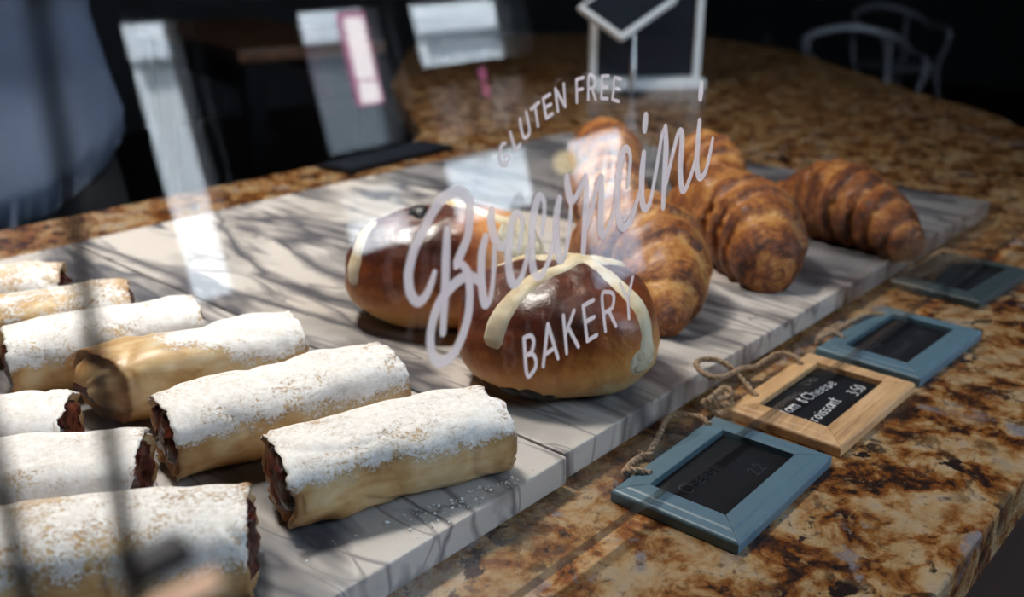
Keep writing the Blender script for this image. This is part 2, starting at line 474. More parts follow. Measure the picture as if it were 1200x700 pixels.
# ------------------------------------------------------------------ building across the street
fb = empty('street_building', (9, -9.2, -.12), 0, 'pale grey terrace of shops across the street seen mirrored in the slanted glass', 'building')
b = NB()
for (a, c, d, e_) in ((-14, 16, .0, .55), (-14, 16, 2.9, 3.3)):
    add_box(b, a, c, -.3, 0, d, e_)
x = -14.0; k = 0
spans = []
while x < 16:
    w = .5 + .25 * ((k * 37) % 5) / 4
    add_box(b, x, min(16, x + w), -.3, 0, .55, 2.9)
    nx = x + w + 1.1 + .5 * ((k * 53) % 4) / 3
    spans.append((x + w, min(16, nx))); x = nx; k += 1
obj('facade', b, plain('pale render', (.82, .83, .84), .8, var=.08, scale=1), fb)
for i, (a, c) in enumerate(spans):
    if c - a < .1: continue
    b = NB(); add_box(b, a, c, -.25, -.2, .55, 2.9)
    w = obj('shop_window', b, [plain('shop glass a', (.10, .12, .14), .1), plain('shop glass b', (.5, .54, .58), .2), plain('shop blind', (.62, .63, .64), .7)][i % 3], fb)
b = NB(); add_box(b, -14, 16, 0, .12, 2.78, 3.0); obj('cornice', b, M['white'], fb)

# ------------------------------------------------------------------ granite counter
poly = [(-1.55, .105), (1.52, .105), (1.63, .17), (1.70, .28), (1.77, .435), (1.89, .515), (2.04, .70), (2.29, .955), (2.59, 1.25), (2.80, 1.645), (2.76, 1.90), (2.52, 2.14), (2.2, 2.22), (1.95, 2.14), (1.40, 1.60), (1.08, 1.16), (.98, 1.09), (-1.55, 1.09)]
b = NB(); add_prism(b, poly, ZC - .037, ZC, bev=.003)
o = obj('granite_countertop', b, M['granite'], origin=(0, 0, ZC - .037)); setp(o, 'polished brown, rust and cream granite countertop carrying the marble boards and price tags', 'countertop')
def inset(poly, d):
    cx = sum(p[0] for p in poly) / len(poly)
    out = []
    n = len(poly)
    for i, p in enumerate(poly):
        a = Vector(poly[i - 1]); q = Vector(p); c = Vector(poly[(i + 1) % n])
        e1 = (q - a).normalized(); e2 = (c - q).normalized()
        nn = (Vector((-e1.y, e1.x)) + Vector((-e2.y, e2.x)))
        nn.normalize(); out.append(tuple(q + nn * d))
    return out
b = NB(); add_prism(b, inset(poly, .05), .0, ZC - .037)
root = empty('counter_base', (0, 0, 0), 0, 'dark wooden cabinet base standing under the granite countertop', 'counter')
obj('carcass', b, M['darkwood'], root)
for i in range(6):
    b = NB(); add_box(b, -1.4 + i * .48, -.96 + i * .48, .143, .156, .12, ZC - .09, .004); obj('panel', b, M['darkwood'], root)

# ------------------------------------------------------------------ marble boards
def marble_board(x0, x1, y0, y1, mat, label, seed):
    b = NB(); add_box(b, x0, x1, y0, y1, ZC + .0032, ZC + .021, .0014, 2)
    root = empty('marble_board', ((x0 + x1) / 2, (y0 + y1) / 2, ZC), 0, label, 'marble board', 'marble boards laid end to end')
    o = obj('slab', b, mat, None, origin=((x0 + x1) / 2, (y0 + y1) / 2, ZC)); o.parent = root; o.location = (0, 0, 0)
    for sx in (-1, 1):
        for sy in (-1, 1):
            b = NB(); add_lathe(b, [(.008, 0), (.009, .0036)], 16, ((x1 - x0) / 2 * sx - .03 * sx, (y1 - y0) / 2 * sy - .03 * sy, 0)); obj('rubber_foot', b, M['black'], root)
    return root
marble_board(-.034, .3835, .300, .915, M['marbleA'], 'white marble board with heavy grey veins under the sugared pastry rolls', 1)
marble_board(.3855, .768, .303, .917, M['marbleB'], 'white marble board with thin dark veins under the buns, between the other two', 2)
marble_board(.770, 1.146, .301, .916, M['marbleC_dimmed'], 'streaked marble board, its colour darkened for a dim reflection, under the farthest croissant, at the right end', 3)
TOP = ZC + .021

# ------------------------------------------------------------------ sugared strudel rolls
def sq(a, n):
    c, s = math.cos(a), math.sin(a)
    return (abs(c) ** (2 / n)) * (1 if c >= 0 else -1), (abs(s) ** (2 / n)) * (1 if s >= 0 else -1)

def make_roll(px, py, yaw, L, w, h, label, seed, powder=0.0, front=.5, taper=(1, 1), skewL=0.0, skewR=0.0, sparse=0.0, pspan=None, closed=False):
    rr = random.Random(seed)
    root = empty('pastry_roll', (px, py, TOP), yaw, label, 'pastry', 'powdered pastry rolls on the marble')
    NX, NA = 60, 72
    off = Vector((seed * 3.1, seed * 1.7, seed))
    bm = NB(); pw = []; to = []
    grid = []
    def pt(s, a, sc_=1.0):
        # s in -1..1 along the roll
        t = (s + 1) / 2
        k = taper[0] * (1 - t) + taper[1] * t
        cx, cz = sq(a, 2.9)
        ww = w / 2 * k * (1 - .03 * abs(s) ** 6); hh = h / 2 * (1 - .05 * abs(s) ** 6)
        y = cx * ww * sc_; z = cz * hh * sc_
        x = s * L / 2 + (skewL * (1 - t) + skewR * t) * y
        n = noise.noise(Vector((x * 30, y * 18, z * 30)) + off)
        n2 = noise.noise(Vector((x * 75, y * 60, z * 60)) + off)
        # a few crumpled creases across the wrapping
        cr = noise.noise(Vector((x * 22, seed, a * .5)))
        d = n * .0026 + n2 * .0011 - max(0, .10 - abs(cr)) * .012
        if abs(s) > .93: d += .0012 * noise.noise(Vector((a * 3, s * 40, seed)))
        v = Vector((0, cx, cz * .9))
        if v.length > 0: v.normalize()
        return Vector((x, y + v.y * d, z + v.z * d + hh + 0.0))
    ss = [-1 + 2 * i / NX for i in range(NX + 1)]
    rings = [(s, 1.0) for s in ss]
    rings = [(-.955, .80), (-.97, .87), (-.985, .92), (-1.0, .965)] + rings[0:] + [(1.0, .965), (.985, .92), (.97, .87), (.955, .80)]
    for ri, (s, k) in enumerate(rings):
        row = []
        for j in range(NA):
            a = 2 * PI * j / NA
            p = pt(s, a, k)
            if k < 1: p.z = h / 2 + (pt(s, a, 1.0).z - h / 2) * k
            rag = .0016 * noise.noise(Vector((a * 2.4, seed * 2.0, 5 if s > 0 else -5))) + .0010 * noise.noise(Vector((a * 8, seed, 3)))
            if abs(s) > .93: p.x += (rag * 1.8 if s > 0 else -rag * 1.8)
            p.z = max(p.z, 0.0002)
            v = bm.verts.new(p); row.append(v)
            zz = p.z / h; yy = p.y / (w / 2)
            # powder attribute: 1 on the top face, fades down the sides
            val = (zz - (.70 - powder)) * 3.4 + .30
            val -= max(0, -yy - .62 - front) * 2.2
            if k < 1: val -= (1 - k) * 9
            if pspan:
                u = (s + 1) / 2
                val -= max(0, pspan[0] - u) * pspan[2] + max(0, u - pspan[1]) * pspan[2]
            val = min(val, .92 - sparse)
            pw.append(val)
            tv = max(0, (abs(s) - .86) / .14) * .8 + max(0, .25 - zz) * 1.6 + (.5 if k < 1 else 0)
            to.append(min(1, tv))
        grid.append(row)
    for a_, b_ in zip(grid[:-1], grid[1:]):
        for j in range(NA):
            bm.faces.new((a_[j], a_[(j + 1) % NA], b_[(j + 1) % NA], b_[j]))
    if closed:                                   # the left end is folded shut like an envelope
        first = grid[0]; c = sum((v.co for v in first), Vector()) / NA
        for k, q in ((.75, .003), (.5, .005), (.25, .004)):
            row = []
            for v in first:
                p = c + (v.co - c) * k; p.x -= q + .0035 * abs(noise.noise(Vector((p.y * 60, p.z * 60, seed)))) + .004 * (1 if p.z > h * .5 + p.y * .3 else 0)
                row.append(bm.verts.new(p)); pw.append(-.4); to.append(.25)
            for j in range(NA): bm.faces.new((row[j], row[(j + 1) % NA], first[(j + 1) % NA], first[j]))
            first = row
        cv = bm.verts.new(c - Vector((.006, 0, 0))); pw.append(-.4); to.append(.3)
        for j in range(NA): bm.faces.new((cv, first[(j + 1) % NA], first[j]))
    bmesh.ops.recalc_face_normals(bm, faces=bm.faces)
    obj('phyllo_shell', bm, M['phyllo'], root, True, attrs={'powder': pw, 'toast': to})
    # rolled inner sheet: a spiral seen at the open ends
    bm = NB(); pw = []; to = []
    turns = 26
    path = []
    for j in range(turns + 1):
        t = j / turns
        a = -PI * .25 + t * 2.6 * PI
        k = .84 - .46 * t
        path.append((a, k))
    prev = None
    for (a, k) in path:
        col = []
        for s in (-.985, -.5, 0, .5, .985):
            p = pt(s * (1 - .03 * (1 - k)), a, 1.0); c = pt(s, a, .0)
            p = Vector((p.x, p.y * k, h / 2 + (p.z - h / 2) * k))
            p.x += .0012 * noise.noise(Vector((a * 2, s * 3, seed)))
            col.append(bm.verts.new(p)); pw.append(-.3); to.append(.95)
        if prev:
            for i in range(4): bm.faces.new((prev[i], prev[i + 1], col[i + 1], col[i]))
        prev = col
    bmesh.ops.solidify(bm, geom=bm.faces[:], thickness=.0009)
    n_ = len(bm.verts)
    obj('inner_layer', bm, M['phyllo'], root, True, attrs={'powder': [-.3] * n_, 'toast': [.8] * n_})
    # berry filling bulging out at both ends
    bm = NB(); rows = []
    SS = [-1.0 + .02 * 0, -.985, -.96, -.9, -.6, 0, .6, .9, .96, .985, 1.0]
    KK = [.30, .55, .70, .76, .78, .78, .78, .76, .70, .55, .30]
    for s, k in zip(SS, KK):
        row = []
        for j in range(40):
            a = 2 * PI * j / 40
            p = pt(s, a, 1.0)
            p = Vector((p.x + (.0015 if s > 0 else -.0015) * (abs(s) > .9), p.y * k, h / 2 + (p.z - h / 2) * k))
            if abs(s) > .85:
                nn = noise.noise(Vector((p.y * 110, p.z * 110, seed + s))) * .0045 + noise.noise(Vector((p.y * 260, p.z * 260, seed))) * .002
                p.x += nn * (1 if s > 0 else -1)
            p.z = max(p.z, .002)
            row.append(bm.verts.new(p))
        rows.append(row)
    for a_, b_ in zip(rows[:-1], rows[1:]):
        for j in range(40): bm.faces.new((a_[j], a_[(j + 1) % 40], b_[(j + 1) % 40], b_[j]))
    for row, s in ((rows[0], -1), (rows[-1], 1)):
        c = sum((v.co for v in row), Vector()) / len(row); c.x += s * .001
        cv = bm.verts.new(c)
        for j in range(40): bm.faces.new((row[j], row[(j + 1) % 40], cv))
    bmesh.ops.recalc_face_normals(bm, faces=bm.faces)
    obj('berry_filling', bm, M['filling'], root, True)
    return root

D = math.radians
ROLLS = [
 dict(px=.297, py=.352, yaw=D(-20), L=.124, w=.056, h=.043, label='sugar-dusted pastry roll nearest the front of the marble, its dark filled end facing left', seed=1, powder=.10, front=.3, sparse=.05),
 dict(px=.291, py=.438, yaw=D(-14), L=.140, w=.056, h=.044, label='long sugared pastry roll lying just behind the frontmost roll', seed=2, powder=.12, sparse=.05),
 dict(px=.288, py=.520, yaw=D(-19), L=.122, w=.056, h=.047, label='pastry roll with a bare golden folded flank and sugar only at its right end', seed=3, powder=.06, pspan=(.62, 1.1, 3.2), skewL=-.45, closed=True),
 dict(px=.264, py=.598, yaw=D(-20), L=.120, w=.054, h=.046, label='thickly sugared pastry roll behind the roll with the bare golden flank', seed=4, powder=.15, sparse=.08),
 dict(px=.2565, py=.680, yaw=D(-26), L=.120, w=.054, h=.042, label='thinly dusted golden pastry roll, second from the back of the pile', seed=5, powder=.05, sparse=.40),
 dict(px=.249, py=.765, yaw=D(-32), L=.115, w=.054, h=.042, label='speckled pastry roll at the very back of the pastry pile', seed=6, powder=.10, sparse=.36),
 dict(px=.153, py=.529, yaw=D(-38), L=.100, w=.052, h=.044, label='short sugared roll cut off at the left edge of the pile', seed=7, powder=.16, sparse=.05),
 dict(px=.149, py=.457, yaw=D(-38), L=.115, w=.054, h=.045, label='sugared pastry roll, middle of the near left row, red filled right end', seed=8, powder=.14, sparse=.05),
 dict(px=.156, py=.372, yaw=D(-37), L=.112, w=.054, h=.045, label='blurred pale pastry roll at the bottom left, nearest to the black posts', seed=9, powder=.16, sparse=.22),
]
for r in ROLLS: make_roll(**r)

# ------------------------------------------------------------------ hot cross buns
def bun_shape(d, a, b_, h, off):
    """point on the bun in direction d (unit vector)"""
    e = 2.35
    r = (abs(d.x / a) ** e + abs(d.y / b_) ** e + abs(d.z / (h * (.62 if d.z > 0 else .46))) ** e) ** (-1 / e)
    n = noise.noise(d * 1.9 + off) * .0038 + noise.noise(d * 5 + off) * .0013
    p = d * (r + n)
    p.z = p.z + h * .40
    if p.z < .0006: p.z = .0006 + (p.z - .0006) * .02
    return p

def make_bun(x, y, rz, a, b_, h, label, seed, strips, raisins, tear=None, tr=.34):
    off = Vector((seed * 2.3, seed, 0))
    root = empty('hot_cross_bun', (x, y, TOP + .0004), rz, label, 'bun', 'glazed buns on the marble')
    bm = NB(); bk = []
    NU, NV = 96, 64
    rows = []
    def D3(u, v): return Vector((math.cos(u) * math.cos(v), math.sin(u) * math.cos(v), math.sin(v)))
    for j in range(1, NV):
        v = -PI / 2 + PI * j / NV
        row = []
        for i in range(NU):
            u = 2 * PI * i / NU
            d = D3(u, v)
            p = bun_shape(d, a, b_, h, off)
            row.append(bm.verts.new(p))
            bk.append(.20 + .62 * max(0, min(1, (p.z / h - .15) / .55)) - (max(0, d.dot(Vector(tear).normalized()) - .6) * (1.6 if tr > .2 else .6) if tear else 0))
        rows.append(row)
    lo = bm.verts.new(bun_shape(Vector((0, 0, -1)), a, b_, h, off)); bk.append(0)
    hi = bm.verts.new(bun_shape(Vector((0, 0, 1)), a, b_, h, off)); bk.append(1)
    for r0, r1 in zip(rows[:-1], rows[1:]):
        for i in range(NU): bm.faces.new((r0[i], r0[(i + 1) % NU], r1[(i + 1) % NU], r1[i]))
    for i in range(NU):
        bm.faces.new((lo, rows[0][(i + 1) % NU], rows[0][i])); bm.faces.new((hi, rows[-1][i], rows[-1][(i + 1) % NU]))
    obj('crust', bm, M['bun'], root, True, attrs={'bake': bk})
    # paste strips of the cross, each laid over the crust
    for si, (pts, wid) in enumerate(strips):
        bm = NB(); path = catmull(pts, 12)
        path = [p.normalized() for p in path]
        prev = None; n = len(path)
        for i, d in enumerate(path):
            t = (path[min(i + 1, n - 1)] - path[max(i - 1, 0)]).normalized()
            s = d.cross(t).normalized()
            ww = wid * (1 + .16 * noise.noise(Vector((i * .35, seed, si)))) * min(1, .55 + min(i, n - 1 - i) * .25)
            col = []
            for k in range(9):
                q = (k - 4) / 4
                dd = (d + s * (q * ww / 2 / max(a, b_))).normalized()
                p = bun_shape(dd, a, b_, h, off)
                lift = (.0024 + .0006 * noise.noise(Vector((i * .5, q * 2, seed)))) * math.sqrt(max(0, 1 - q * q)) - .0006
                if i in (0, n - 1): lift = -.0006
                nrm = Vector((p.x / a / a, p.y / b_ / b_, (p.z - h * .4) / (h * .55) ** 2)).normalized()
                col.append(bm.verts.new(p + nrm * lift))
            if prev:
                for k in range(8): bm.faces.new((prev[k], prev[k + 1], col[k + 1], col[k]))
            prev = col
        bmesh.ops.recalc_face_normals(bm, faces=bm.faces)
        obj('paste_strip', bm, M['paste'], root, True)
    if tear:
        bm = NB(); d0 = Vector(tear).normalized(); t1 = d0.cross(Vector((0, 0, 1))).normalized(); t2 = t1.cross(d0)
        N1 = 28; g = []
        for i in range(N1 + 1):
            row = []
            for j in range(33):
                r_ = i / N1; an = 2 * PI * j / 32
                rad = r_ * (tr + tr * .2 * noise.noise(Vector((math.cos(an) * 1.5, math.sin(an) * 1.5, seed))))
                dd = (d0 + t1 * math.cos(an) * rad * 1.1 + t2 * math.sin(an) * rad * .8).normalized()
                p = bun_shape(dd, a, b_, h, off)
                lift = .0014 * (1 - r_ ** 3) + .0016 * noise.noise(dd * 14 + off) * (1 - r_ ** 4) - .0007 * (r_ > .97)
                row.append(bm.verts.new(p + dd * lift))
            g.append(row)
        for i in range(N1):
            for j in range(32): bm.faces.new((g[i][j], g[i][j + 1], g[i + 1][j + 1], g[i + 1][j]))
        bmesh.ops.remove_doubles(bm, verts=bm.verts, dist=1e-6)
        bmesh.ops.recalc_face_normals(bm, faces=bm.faces)
        obj('torn_side', bm, M['crumb'], root, True)
    for (d, r, st) in raisins:
        d = Vector(d).normalized(); p = bun_shape(d, a, b_, h, off)
        bm = NB(); bmesh.ops.create_icosphere(bm, subdivisions=3, radius=1)
        side = d.cross(Vector((0, 0, 1))).normalized(); up = side.cross(d).normalized()
        for v in bm.verts:
            c = v.co.copy()
            q = 1 + .22 * noise.noise(c * 2.2 + Vector((seed, r * 900, 0)))
            v.co = p - d * r * .25 + (side * c.x * st + up * c.y * .8 + d * c.z * .6) * r * q
        obj('raisin', bm, M['raisin'], root, True)
    return root

# near bun: cross over its crown
make_bun(.4640, .3720, D(-48), .0665, .0580, .0790, 'glossy hot cross bun in front, raisins at its foot, cream cross over the crown', 3,
  strips=[([(.75, .45, .65), (.3, .1, 1), (-.1, -.25, .95), (-.50, -.55, .62), (-.70, -.70, .12)], .0165),
          ([(-.65, .45, .5), (-.2, .28, .95), (.3, .1, 1), (.62, -.30, .75), (.82, -.58, .3), (.84, -.62, -.05)], .0165)],
  raisins=[((-.42, -1, -.40), .0066, 1.3), ((-.22, -1, -.46), .0060, 1.0), ((-.66, -.9, -.40), .005, 1.5)], tear=(.84, -.66, -.02), tr=.20)
make_bun(.4960, .5080, D(-48), .0790, .0560, .0850, 'glossy hot cross bun behind the other, with a pale torn right side', 8,
  strips=[([(-.98, -.45, .02), (-.90, -.36, .40), (-.78, -.1, .62)], .0150),
          ([(-.1, .5, .9), (.15, .15, 1), (.42, -.10, .88), (.70, -.28, .5), (.84, -.36, .2)], .0165)],
  raisins=[((-.42, -.12, .95), .0100, 1.2), ((-.98, -.35, -.35), .005, 1.2), ((.78, -.50, -.12), .005, 1.6)], tear=(.78, -.26, .45), tr=.42)

# ------------------------------------------------------------------ croissants
def make_croissant(x, y, rz, L, R, label, seed, bend=.25, hk=1.05, nose=(.30, .30), nseg=7, bake=0.0, curl=0.0, p=2.0):
    root = empty('croissant', (x, y, TOP + .0003), rz, label, 'croissant', 'croissants on the marble')
    off = Vector((seed * 1.3, seed * 2.1, 1))
    NX, NA = 150, 84
    bm = NB(); al = []; fr = []; an_ = []; bk = []
    grid = []
    for i in range(NX + 1):
        s = -1 + 2 * i / NX
        ss = math.sin(s * PI / 2) * .35 + s * .65
        tip = nose[0] if ss < 0 else nose[1]
        row = []
        ax = Vector((ss * L / 2, -bend * L * (ss * ss) * .5 + curl * L * max(0, ss) ** 3, 0))
        dx = Vector((1, -bend * 1.0 * ss * 2 * .5 * 2 + 6 * curl * max(0, ss) ** 2, 0)).normalized()
        side = Vector((-dx.y, dx.x, 0))
        for j in range(NA):
            a = 2 * PI * j / NA
            u = abs(ss)
            q = u * nseg / 2 * 1.0 + .14 * math.cos(a * 1.0 + (1.2 if ss > 0 else 2.1)) + .10 * noise.noise(Vector((math.cos(a), math.sin(a), u * 4)) + off) + .22
            k = math.floor(q); f = q - k
            env = tip + (1 - tip) * max(0, 1 - u ** p) ** .80
            end = max(0, 1 - max(0, (u - .93) / .07) ** 2.2) ** .5
            step = (f - .55) * (.17 if u < .8 else .10) - (.10 if f > .95 else 0) * (f - .95) * 12
            groove = -.07 * math.exp(-((f) / .07) ** 2)
            bulge = .05 * math.sin(PI * f)
            n = noise.noise(Vector((ss * 3.5, math.cos(a) * 1.3, math.sin(a) * 1.3)) + off) * .10 + noise.noise(Vector((ss * 11, math.cos(a) * 3, math.sin(a) * 3)) + off) * .035
            r = R * env * (1 + step + groove + bulge + n) * end
            r = max(r, .0002)
            cy = math.cos(a) * r * 1.02; cz = math.sin(a) * r * hk
            zc = R * hk * (env * .86 + .0)
            pz = zc * (1 - .0) + cz
            if pz < .0: pz = pz * .04
            pz = max(pz, .0)
            row.append(bm.verts.new(ax + side * cy + Vector((0, 0, pz))))
            al.append(ss * nseg / 2 + .18 * math.cos(a)); fr.append(f); an_.append(a if a < PI else 2 * PI - a)
            bk.append(bake + .10 * (u ** 3) - .16 * max(0, .35 - pz / (2 * R * hk)) + .05)
        grid.append(row)
    for a_, b_ in zip(grid[:-1], grid[1:]):
        for j in range(NA): bm.faces.new((a_[j], b_[j], b_[(j + 1) % NA], a_[(j + 1) % NA]))
    bm.faces.new(grid[0]); bm.faces.new(list(reversed(grid[-1])))
    bmesh.ops.recalc_face_normals(bm, faces=bm.faces)
    o = obj('crust', bm, M['croissant'], root, True, attrs={'along': al, 'frac': fr, 'ang': an_, 'bake': bk})
    return root

make_croissant(.634, .421, D(-119), .178, .0430, 'large golden croissant behind the front bun, blunt tip pointing at the wood-framed tag', 1, bend=.16, nose=(.42, .24), nseg=7, curl=-.09, p=1.75, bake=-.03)
make_croissant(.767, .412, D(-119), .182, .0415, 'plump brown croissant second from the right, between its two neighbours', 2, bend=.14, nose=(.42, .42), nseg=8, curl=-.06, bake=.03, p=2.4)
make_croissant(.899, .370, D(-103), .180, .0385, 'dark brown croissant at the far right, narrow tip reaching the marble edge', 3, bend=.12, nose=(.3, .34), nseg=9, bake=.10, p=1.5)
make_croissant(.773, .560, D(-126), .145, .036, 'croissant in the second row, partly hidden behind the script lettering', 4, bend=.12, bake=-.04)
make_croissant(.957, .556, D(-122), .132, .036, 'croissant whose ridged back rises behind the second croissant from the right', 5, bend=.10, bake=-.02)
make_croissant(.926, .676, D(-128), .150, .038, 'croissant farthest back, behind the second row', 6, bend=.12, bake=.02)

# ------------------------------------------------------------------ spilled sugar
bm = NB(); rr = random.Random(5)
for k in range(240):
    u = rr.gauss(.5, .28); d = abs(rr.gauss(0, .012))
    x = .262 + .125 * u; y = .332 - .033 * (u) - d - .001
    if y < .3025 or x > .382: continue
    r = rr.choice([.0003, .0004, .0005, .0009]) * rr.uniform(.7, 1.3)
    r_ = bmesh.ops.create_icosphere(bm, subdivisions=1, radius=r)
    for v in r_['verts']: v.co = Vector((x + v.co.x, y + v.co.y, TOP + r * .7 + v.co.z * .8))
o = obj('spilled_sugar', bm, M['chalk'], origin=(.32, .32, TOP)); setp(o, 'white grains of sugar scattered on the marble before the front roll', 'sugar', kind='stuff')

# ------------------------------------------------------------------ price tags
def glyphs(s):
    G = {
    'H': [[(0, 0), (.05, 1)], [(.55, 0), (.6, 1)], [(0, .5), (.6, .55)]],
    'a': [[(.5, .45), (.25, .6), (.05, .3), (.2, 0), (.45, .25), (.5, .6), (.5, .1), (.62, 0)]],
    'm': [[(.0, .6), (.05, 0)], [(.05, .35), (.2, .6), (.32, .5), (.32, 0)], [(.32, .35), (.48, .6), (.6, .5), (.62, 0)]],
    '&': [[(.5, .75), (.2, .65), (.3, .42), (.1, .2), (.3, 0), (.55, .3)], [(.3, .9), (.3, -.05)]],
    'C': [[(.62, .85), (.35, 1), (.05, .55), (.2, .02), (.62, .12)]],
    'h': [[(.05, 1), (.05, 0)], [(.05, .35), (.25, .6), (.4, .45), (.42, 0)]],
    'e': [[(.05, .3), (.42, .35), (.3, .6), (.05, .4), (.15, .02), (.45, .1)]],
    's': [[(.42, .55), (.12, .55), (.12, .33), (.4, .22), (.3, 0), (.02, .05)]],
    'r': [[(.05, .6), (.05, 0)], [(.05, .35), (.25, .6), (.38, .55)]],
    'o': [[(.25, .6), (.05, .3), (.25, 0), (.45, .3), (.25, .6)]],
    'i': [[(.1, .58), (.12, 0)], [(.1, .8), (.11, .82)]],
    'n': [[(.05, .6), (.05, 0)], [(.05, .35), (.25, .6), (.4, .45), (.42, 0)]],
    't': [[(.22, .95), (.2, .1), (.35, 0)], [(.0, .62), (.45, .66)]],
    '3': [[(.05, .95), (.4, .9), (.2, .55), (.45, .35), (.3, .02), (.02, .08)]],
    '5': [[(.45, 1), (.12, .95), (.08, .58), (.38, .5), (.4, .12), (.05, .02)]],
    '0': [[(.25, 1), (.03, .5), (.22, 0), (.46, .5), (.25, 1)]],
    '.': [[(.1, .02), (.12, .04)]],
    '2': [[(.05, .8), (.25, 1), (.42, .75), (.05, .02), (.45, .05)]],
    ' ': []}
    W = {'H': .8, 'm': .8, 'i': .28, '.': .28, 'C': .78, ' ': .4, '&': .75, 'r': .5}
    out = []; x = 0
    for ch in s:
        for st in G[ch]: out.append([(x + a, b) for a, b in st])
        x += W.get(ch, .6)
    return out, x

def flat_stroke(bm, pts, wid, z0, z1, n=4, wf=None):
    """a flat ribbon with rounded ends in the xy plane, given thickness"""
    path = catmull([(p[0], p[1], 0) for p in pts], n)
    L = []; Rr = []; N = len(path)
    for i, p in enumerate(path):
        t = path[min(i + 1, N - 1)] - path[max(i - 1, 0)]
        if t.length < 1e-9: t = Vector((1, 0, 0))
        t.normalize(); nrm = Vector((-t.y, t.x, 0)); w = (wf[i] if wf else wid) / 2
        L.append(p + nrm * w); Rr.append(p - nrm * w)
    def cap(p, t, w, s):
        out = []
        nrm = Vector((-t.y, t.x, 0))
        for k in range(1, 6):
            a = PI * k / 6
            out.append(p + nrm * w * math.cos(a) * s + t * w * math.sin(a) * s)
        return out
    wa = (wf[0] if wf else wid) / 2; wb = (wf[-1] if wf else wid) / 2
    ta = (path[1] - path[0]).normalized(); tb = (path[-1] - path[-2]).normalized()
    top = []; bot = []
    for z, store in ((z1, top), (z0, bot)):
        l = [bm.verts.new((q.x, q.y, z)) for q in L]; r = [bm.verts.new((q.x, q.y, z)) for q in Rr]
        ca = [bm.verts.new((q.x, q.y, z)) for q in cap(path[0], -ta, wa, 1)]
        cb = [bm.verts.new((q.x, q.y, z)) for q in cap(path[-1], tb, wb, 1)]
        store.append((l, r, ca, cb))
    (l, r, ca, cb) = top[0]
    for i in range(N - 1): bm.faces.new((r[i], r[i + 1], l[i + 1], l[i]))
    bm.faces.new([r[0]] + ca + [l[0]]) if False else None
    bm.faces.new([r[0]] + [l[0]] + list(reversed(ca)) if False else ([l[0]] + list(reversed(ca)) + [r[0]]))
    bm.faces.new([l[-1]] + cb + [r[-1]])
    (l2, r2, ca2, cb2) = bot[0]
    loop1 = l + cb + list(reversed(r)) + ca; loop2 = l2 + cb2 + list(reversed(r2)) + ca2
    m = len(loop1)
    for i in range(m): bm.faces.new((loop1[i], loop1[(i + 1) % m], loop2[(i + 1) % m], loop2[i]))

def make_tag(x, y, rz, label, fmat, fmat2, lines, dim, twine, seed, w=.122, d=.080, tz=ZC):
    root = empty('price_tag', (x, y, tz + .0002), rz, label, 'price tag', 'framed chalkboard price tags before the marble')
    T = .0085
    # frame members: mitred, the outer edges chamfered
    wx, wy = w / 2, d / 2; ix0, ix1, iy0, iy1 = -w / 2 + .018, w / 2 - .015, -d / 2 + .0175, d / 2 - .0145
    def member(a, b_, c, e, mat):
        bm = NB()
        lo = [bm.verts.new((p[0], p[1], 0)) for p in (a, b_, c, e)]
        def sh(p, q, k): return (p[0] + (q[0] - p[0]) * k, p[1] + (q[1] - p[1]) * k)
        prof = []
        # a,b outer edge; c,e inner edge (c next to b)
        rows = [lo[:2]]
        for k, z in ((0, 0), (0, T * .72), (.05, T * .86), (.11, T * .90), (.38, T * .93), (.44, T), (1, T), (1, .003)):
            p = sh(a, e, k); q = sh(b_, c, k)
            rows.append([bm.verts.new((p[0], p[1], z)), bm.verts.new((q[0], q[1], z))])
        bmesh.ops.delete(bm, geom=lo, context='VERTS')
        rows = rows[1:]
        fs = []
        for r0, r1 in zip(rows[:-1], rows[1:]): fs.append(bm.faces.new((r0[0], r0[1], r1[1], r1[0])))
        e0 = bm.verts.new((e[0], e[1], 0)); c0 = bm.verts.new((c[0], c[1], 0))
        bm.faces.new((rows[-1][0], rows[-1][1], c0, e0))
        bm.faces.new([r[0] for r in rows] + [e0]); bm.faces.new([r[1] for r in rows] + [c0])
        bm.faces.new((rows[0][0], rows[0][1], c0, e0))
        bmesh.ops.recalc_face_normals(bm, faces=bm.faces)
        o = obj('frame_rail', bm, mat, root)
        md = o.modifiers.new('b', 'BEVEL'); md.width = .0006; md.segments = 2; md.limit_method = 'ANGLE'; md.angle_limit = .5
        return o
    A, B, Cc, Dd = (-wx, -wy), (wx, -wy), (wx, wy), (-wx, wy)
    a, b_, c, e = (ix0, iy0), (ix1, iy0), (ix1, iy1), (ix0, iy1)
    member(A, B, b_, a, fmat); member(B, Cc, c, b_, fmat2); member(Cc, Dd, e, c, fmat); member(Dd, A, a, e, fmat2)
    bm = NB(); add_box(bm, ix0 - .004, ix1 + .004, iy0 - .004, iy1 + .004, .0008, .0042); obj('chalkboard', bm, M['board'], root)
    if lines:
        bm = NB()
        for (s, x0, y0, sx, sy, slope) in lines:
            st, wd = glyphs(s)
            for q in st:
                pts = [(x0 + px * sx, y0 + py * sy + px * sx * slope) for px, py in q]
                flat_stroke(bm, pts, .00062 if not dim else .0007, .00415, .00435, 4)
        o = obj('chalk_writing', bm, M['chalkdim'] if dim else M['chalk'], root)
        setp(o, 'faint, nearly rubbed out chalk writing' if dim else 'white chalk writing')
    if twine:
        bm = NB()
        for k, path in enumerate(twine):
            add_twine(bm, path, seed=seed * 10 + k)
        obj('twine_loop', bm, M['twine'], root)
    return root

